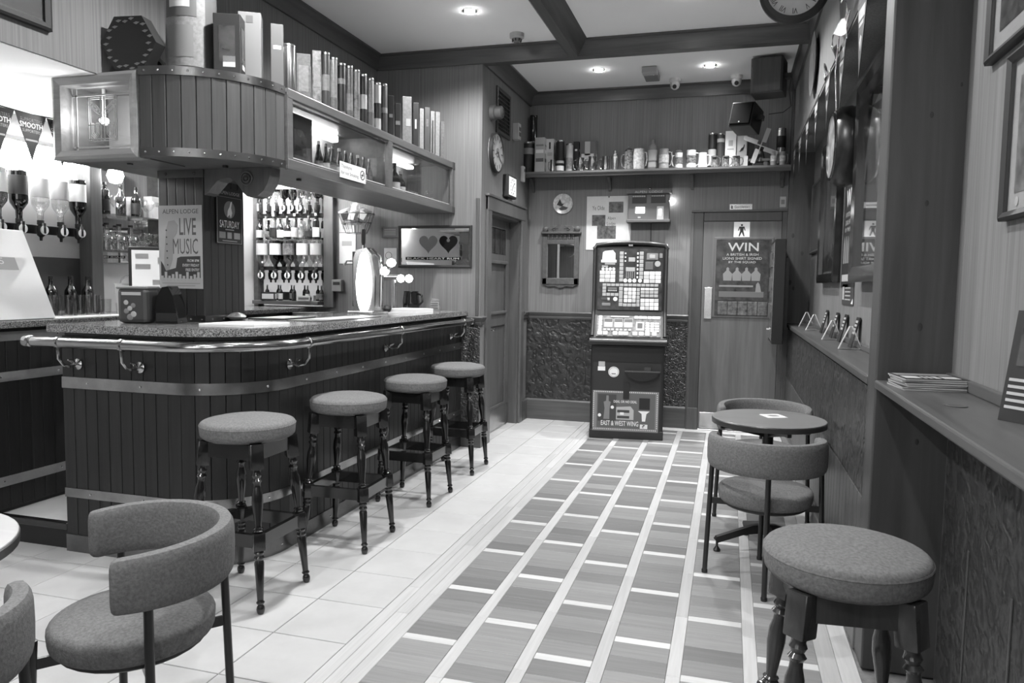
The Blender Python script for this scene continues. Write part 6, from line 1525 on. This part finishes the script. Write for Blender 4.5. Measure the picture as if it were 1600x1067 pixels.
# ---- ledge things
t = None
mz = 1.0
for k in range(6):
    a = rad([6, 3, 9, 5, 2, 7][k]); th = .006
    t = thing('magazine', ['bottom', 'second', 'third', 'fourth', 'fifth', 'top'][k] + (' magazine' if k == 5 else ' magazine from below' if k else ' magazine') + ' of the stack on the near ledge', 'magazine', (.592 + RND.uniform(-.004, .004), 2.555 + RND.uniform(-.006, .006), mz), a, 'stacked magazines on the ledge')
    MB().cbox(-.088, .088, -.08, .08, 0, th - .0005, .001).build('pages', 'lightgrey', t); MB().box(-.089, .089, -.081, .081, th - .0006, th).build('cover', 'ink' if k % 2 else 'grey', t)
    mz += th
for x0, x1 in ((-.08, -.035), (-.025, -.018), (-.01, -.003), (.005, .02), (.03, .075)): rect(x0, x1, -.06, -.005, 'lightgrey', t, .006, .0066)
rect(-.08, .08, .02, .07, 'midgrey', t, .006, .0065)
t = thing('leaflet_stand', 'dark glossy leaflet standing on the near ledge at the right edge', 'leaflet', (.655, 1.93, 1.0), (rad(-10), 0, rad(-55))); MB().box(-.07, .09, -.003, .003, 0, .26).build('leaflet', 'ink', t)
for k in range(5): MB().box(-.06, .075, -.0045, -.003, .03 + .016 * k, .037 + .016 * k).build('print', 'lightgrey', t)
MB().box(-.05, .08, -.0045, -.003, .13, .22).build('photo', 'photo_dark', t)
t = thing('ledge_coaster', 'dark round stain-like coaster flat on the near ledge', 'coaster', (.575, 2.18, 1.0)); MB().lathe([(.001, 0), (.028, 0), (.028, .002), (.001, .002)], 24).build('disc', 'darkgrey', t); ring(0, 0, .02, .024, 'grey', t, .002, .0024)
def acrylic_stand(label, y, x=.585, cardmat=None):
    t = thing('menu_holder', label, 'menu holder', (x, y, 1.0), 0, 'clear menu holders on the far ledge')
    MB().tube([(-.055, 0, .003), (.055, 0, .003), (.006, 0, .115), (-.006, 0, .115)], .0035, 6, True).build('edge', 'offwhite', t)
    MB().prism([(-.055, 0), (.055, 0), (.006, .115), (-.006, .115)], -.03, .03, Matrix.Rotation(PI / 2, 4, 'X')).build('sheet', 'acrylic', t)
    return t
for y, lab in ((6.3, 'clear triangular menu holder farthest along the right ledge'), (5.75, 'second farthest clear triangular menu holder on the right ledge'), (4.75, 'clear triangular menu holder in the middle of the right ledge'), (4.05, 'clear curved menu holder nearest us on the right ledge')): acrylic_stand(lab, y)
for i, (y, lab) in enumerate(((5.5, 'dark menu card leaning farthest along the right ledge'), (4.98, 'dark menu card in the middle of the right ledge'), (4.62, 'dark menu card next to the middle clear holder'), (4.2, 'dark menu card nearest us on the right ledge'))):
    t = thing('menu_card', lab, 'menu card', (.605, y, 1.0), (0, rad(14), 0), 'dark menu cards on the far ledge'); MB().box(-.004, .002, -.05, .05, 0, .16).build('card', 'ink', t)
    for k in range(4): MB().box(-.0052, -.004, -.03, .035, .07 + .02 * k, .082 + .02 * k).build('print', 'lightgrey', t)
t = thing('leaflet_rack', 'dark pointed leaflet holder at the near end of the far ledge', 'leaflet holder', (.535, 2.93, 1.0)); MB().prism([(-.035, 0), (.04, 0), (.035, .1), (.012, .2), (-.005, .1)], -.006, .006, Matrix.Rotation(PI / 2, 4, 'X')).build('back', 'ink', t)
for k in range(4): MB().cbox(-.03, .03, -.022, -.006, .015 + .028 * k, .03 + .028 * k, .002).build('pocket', 'steel' if k % 2 else 'darkgrey', t)
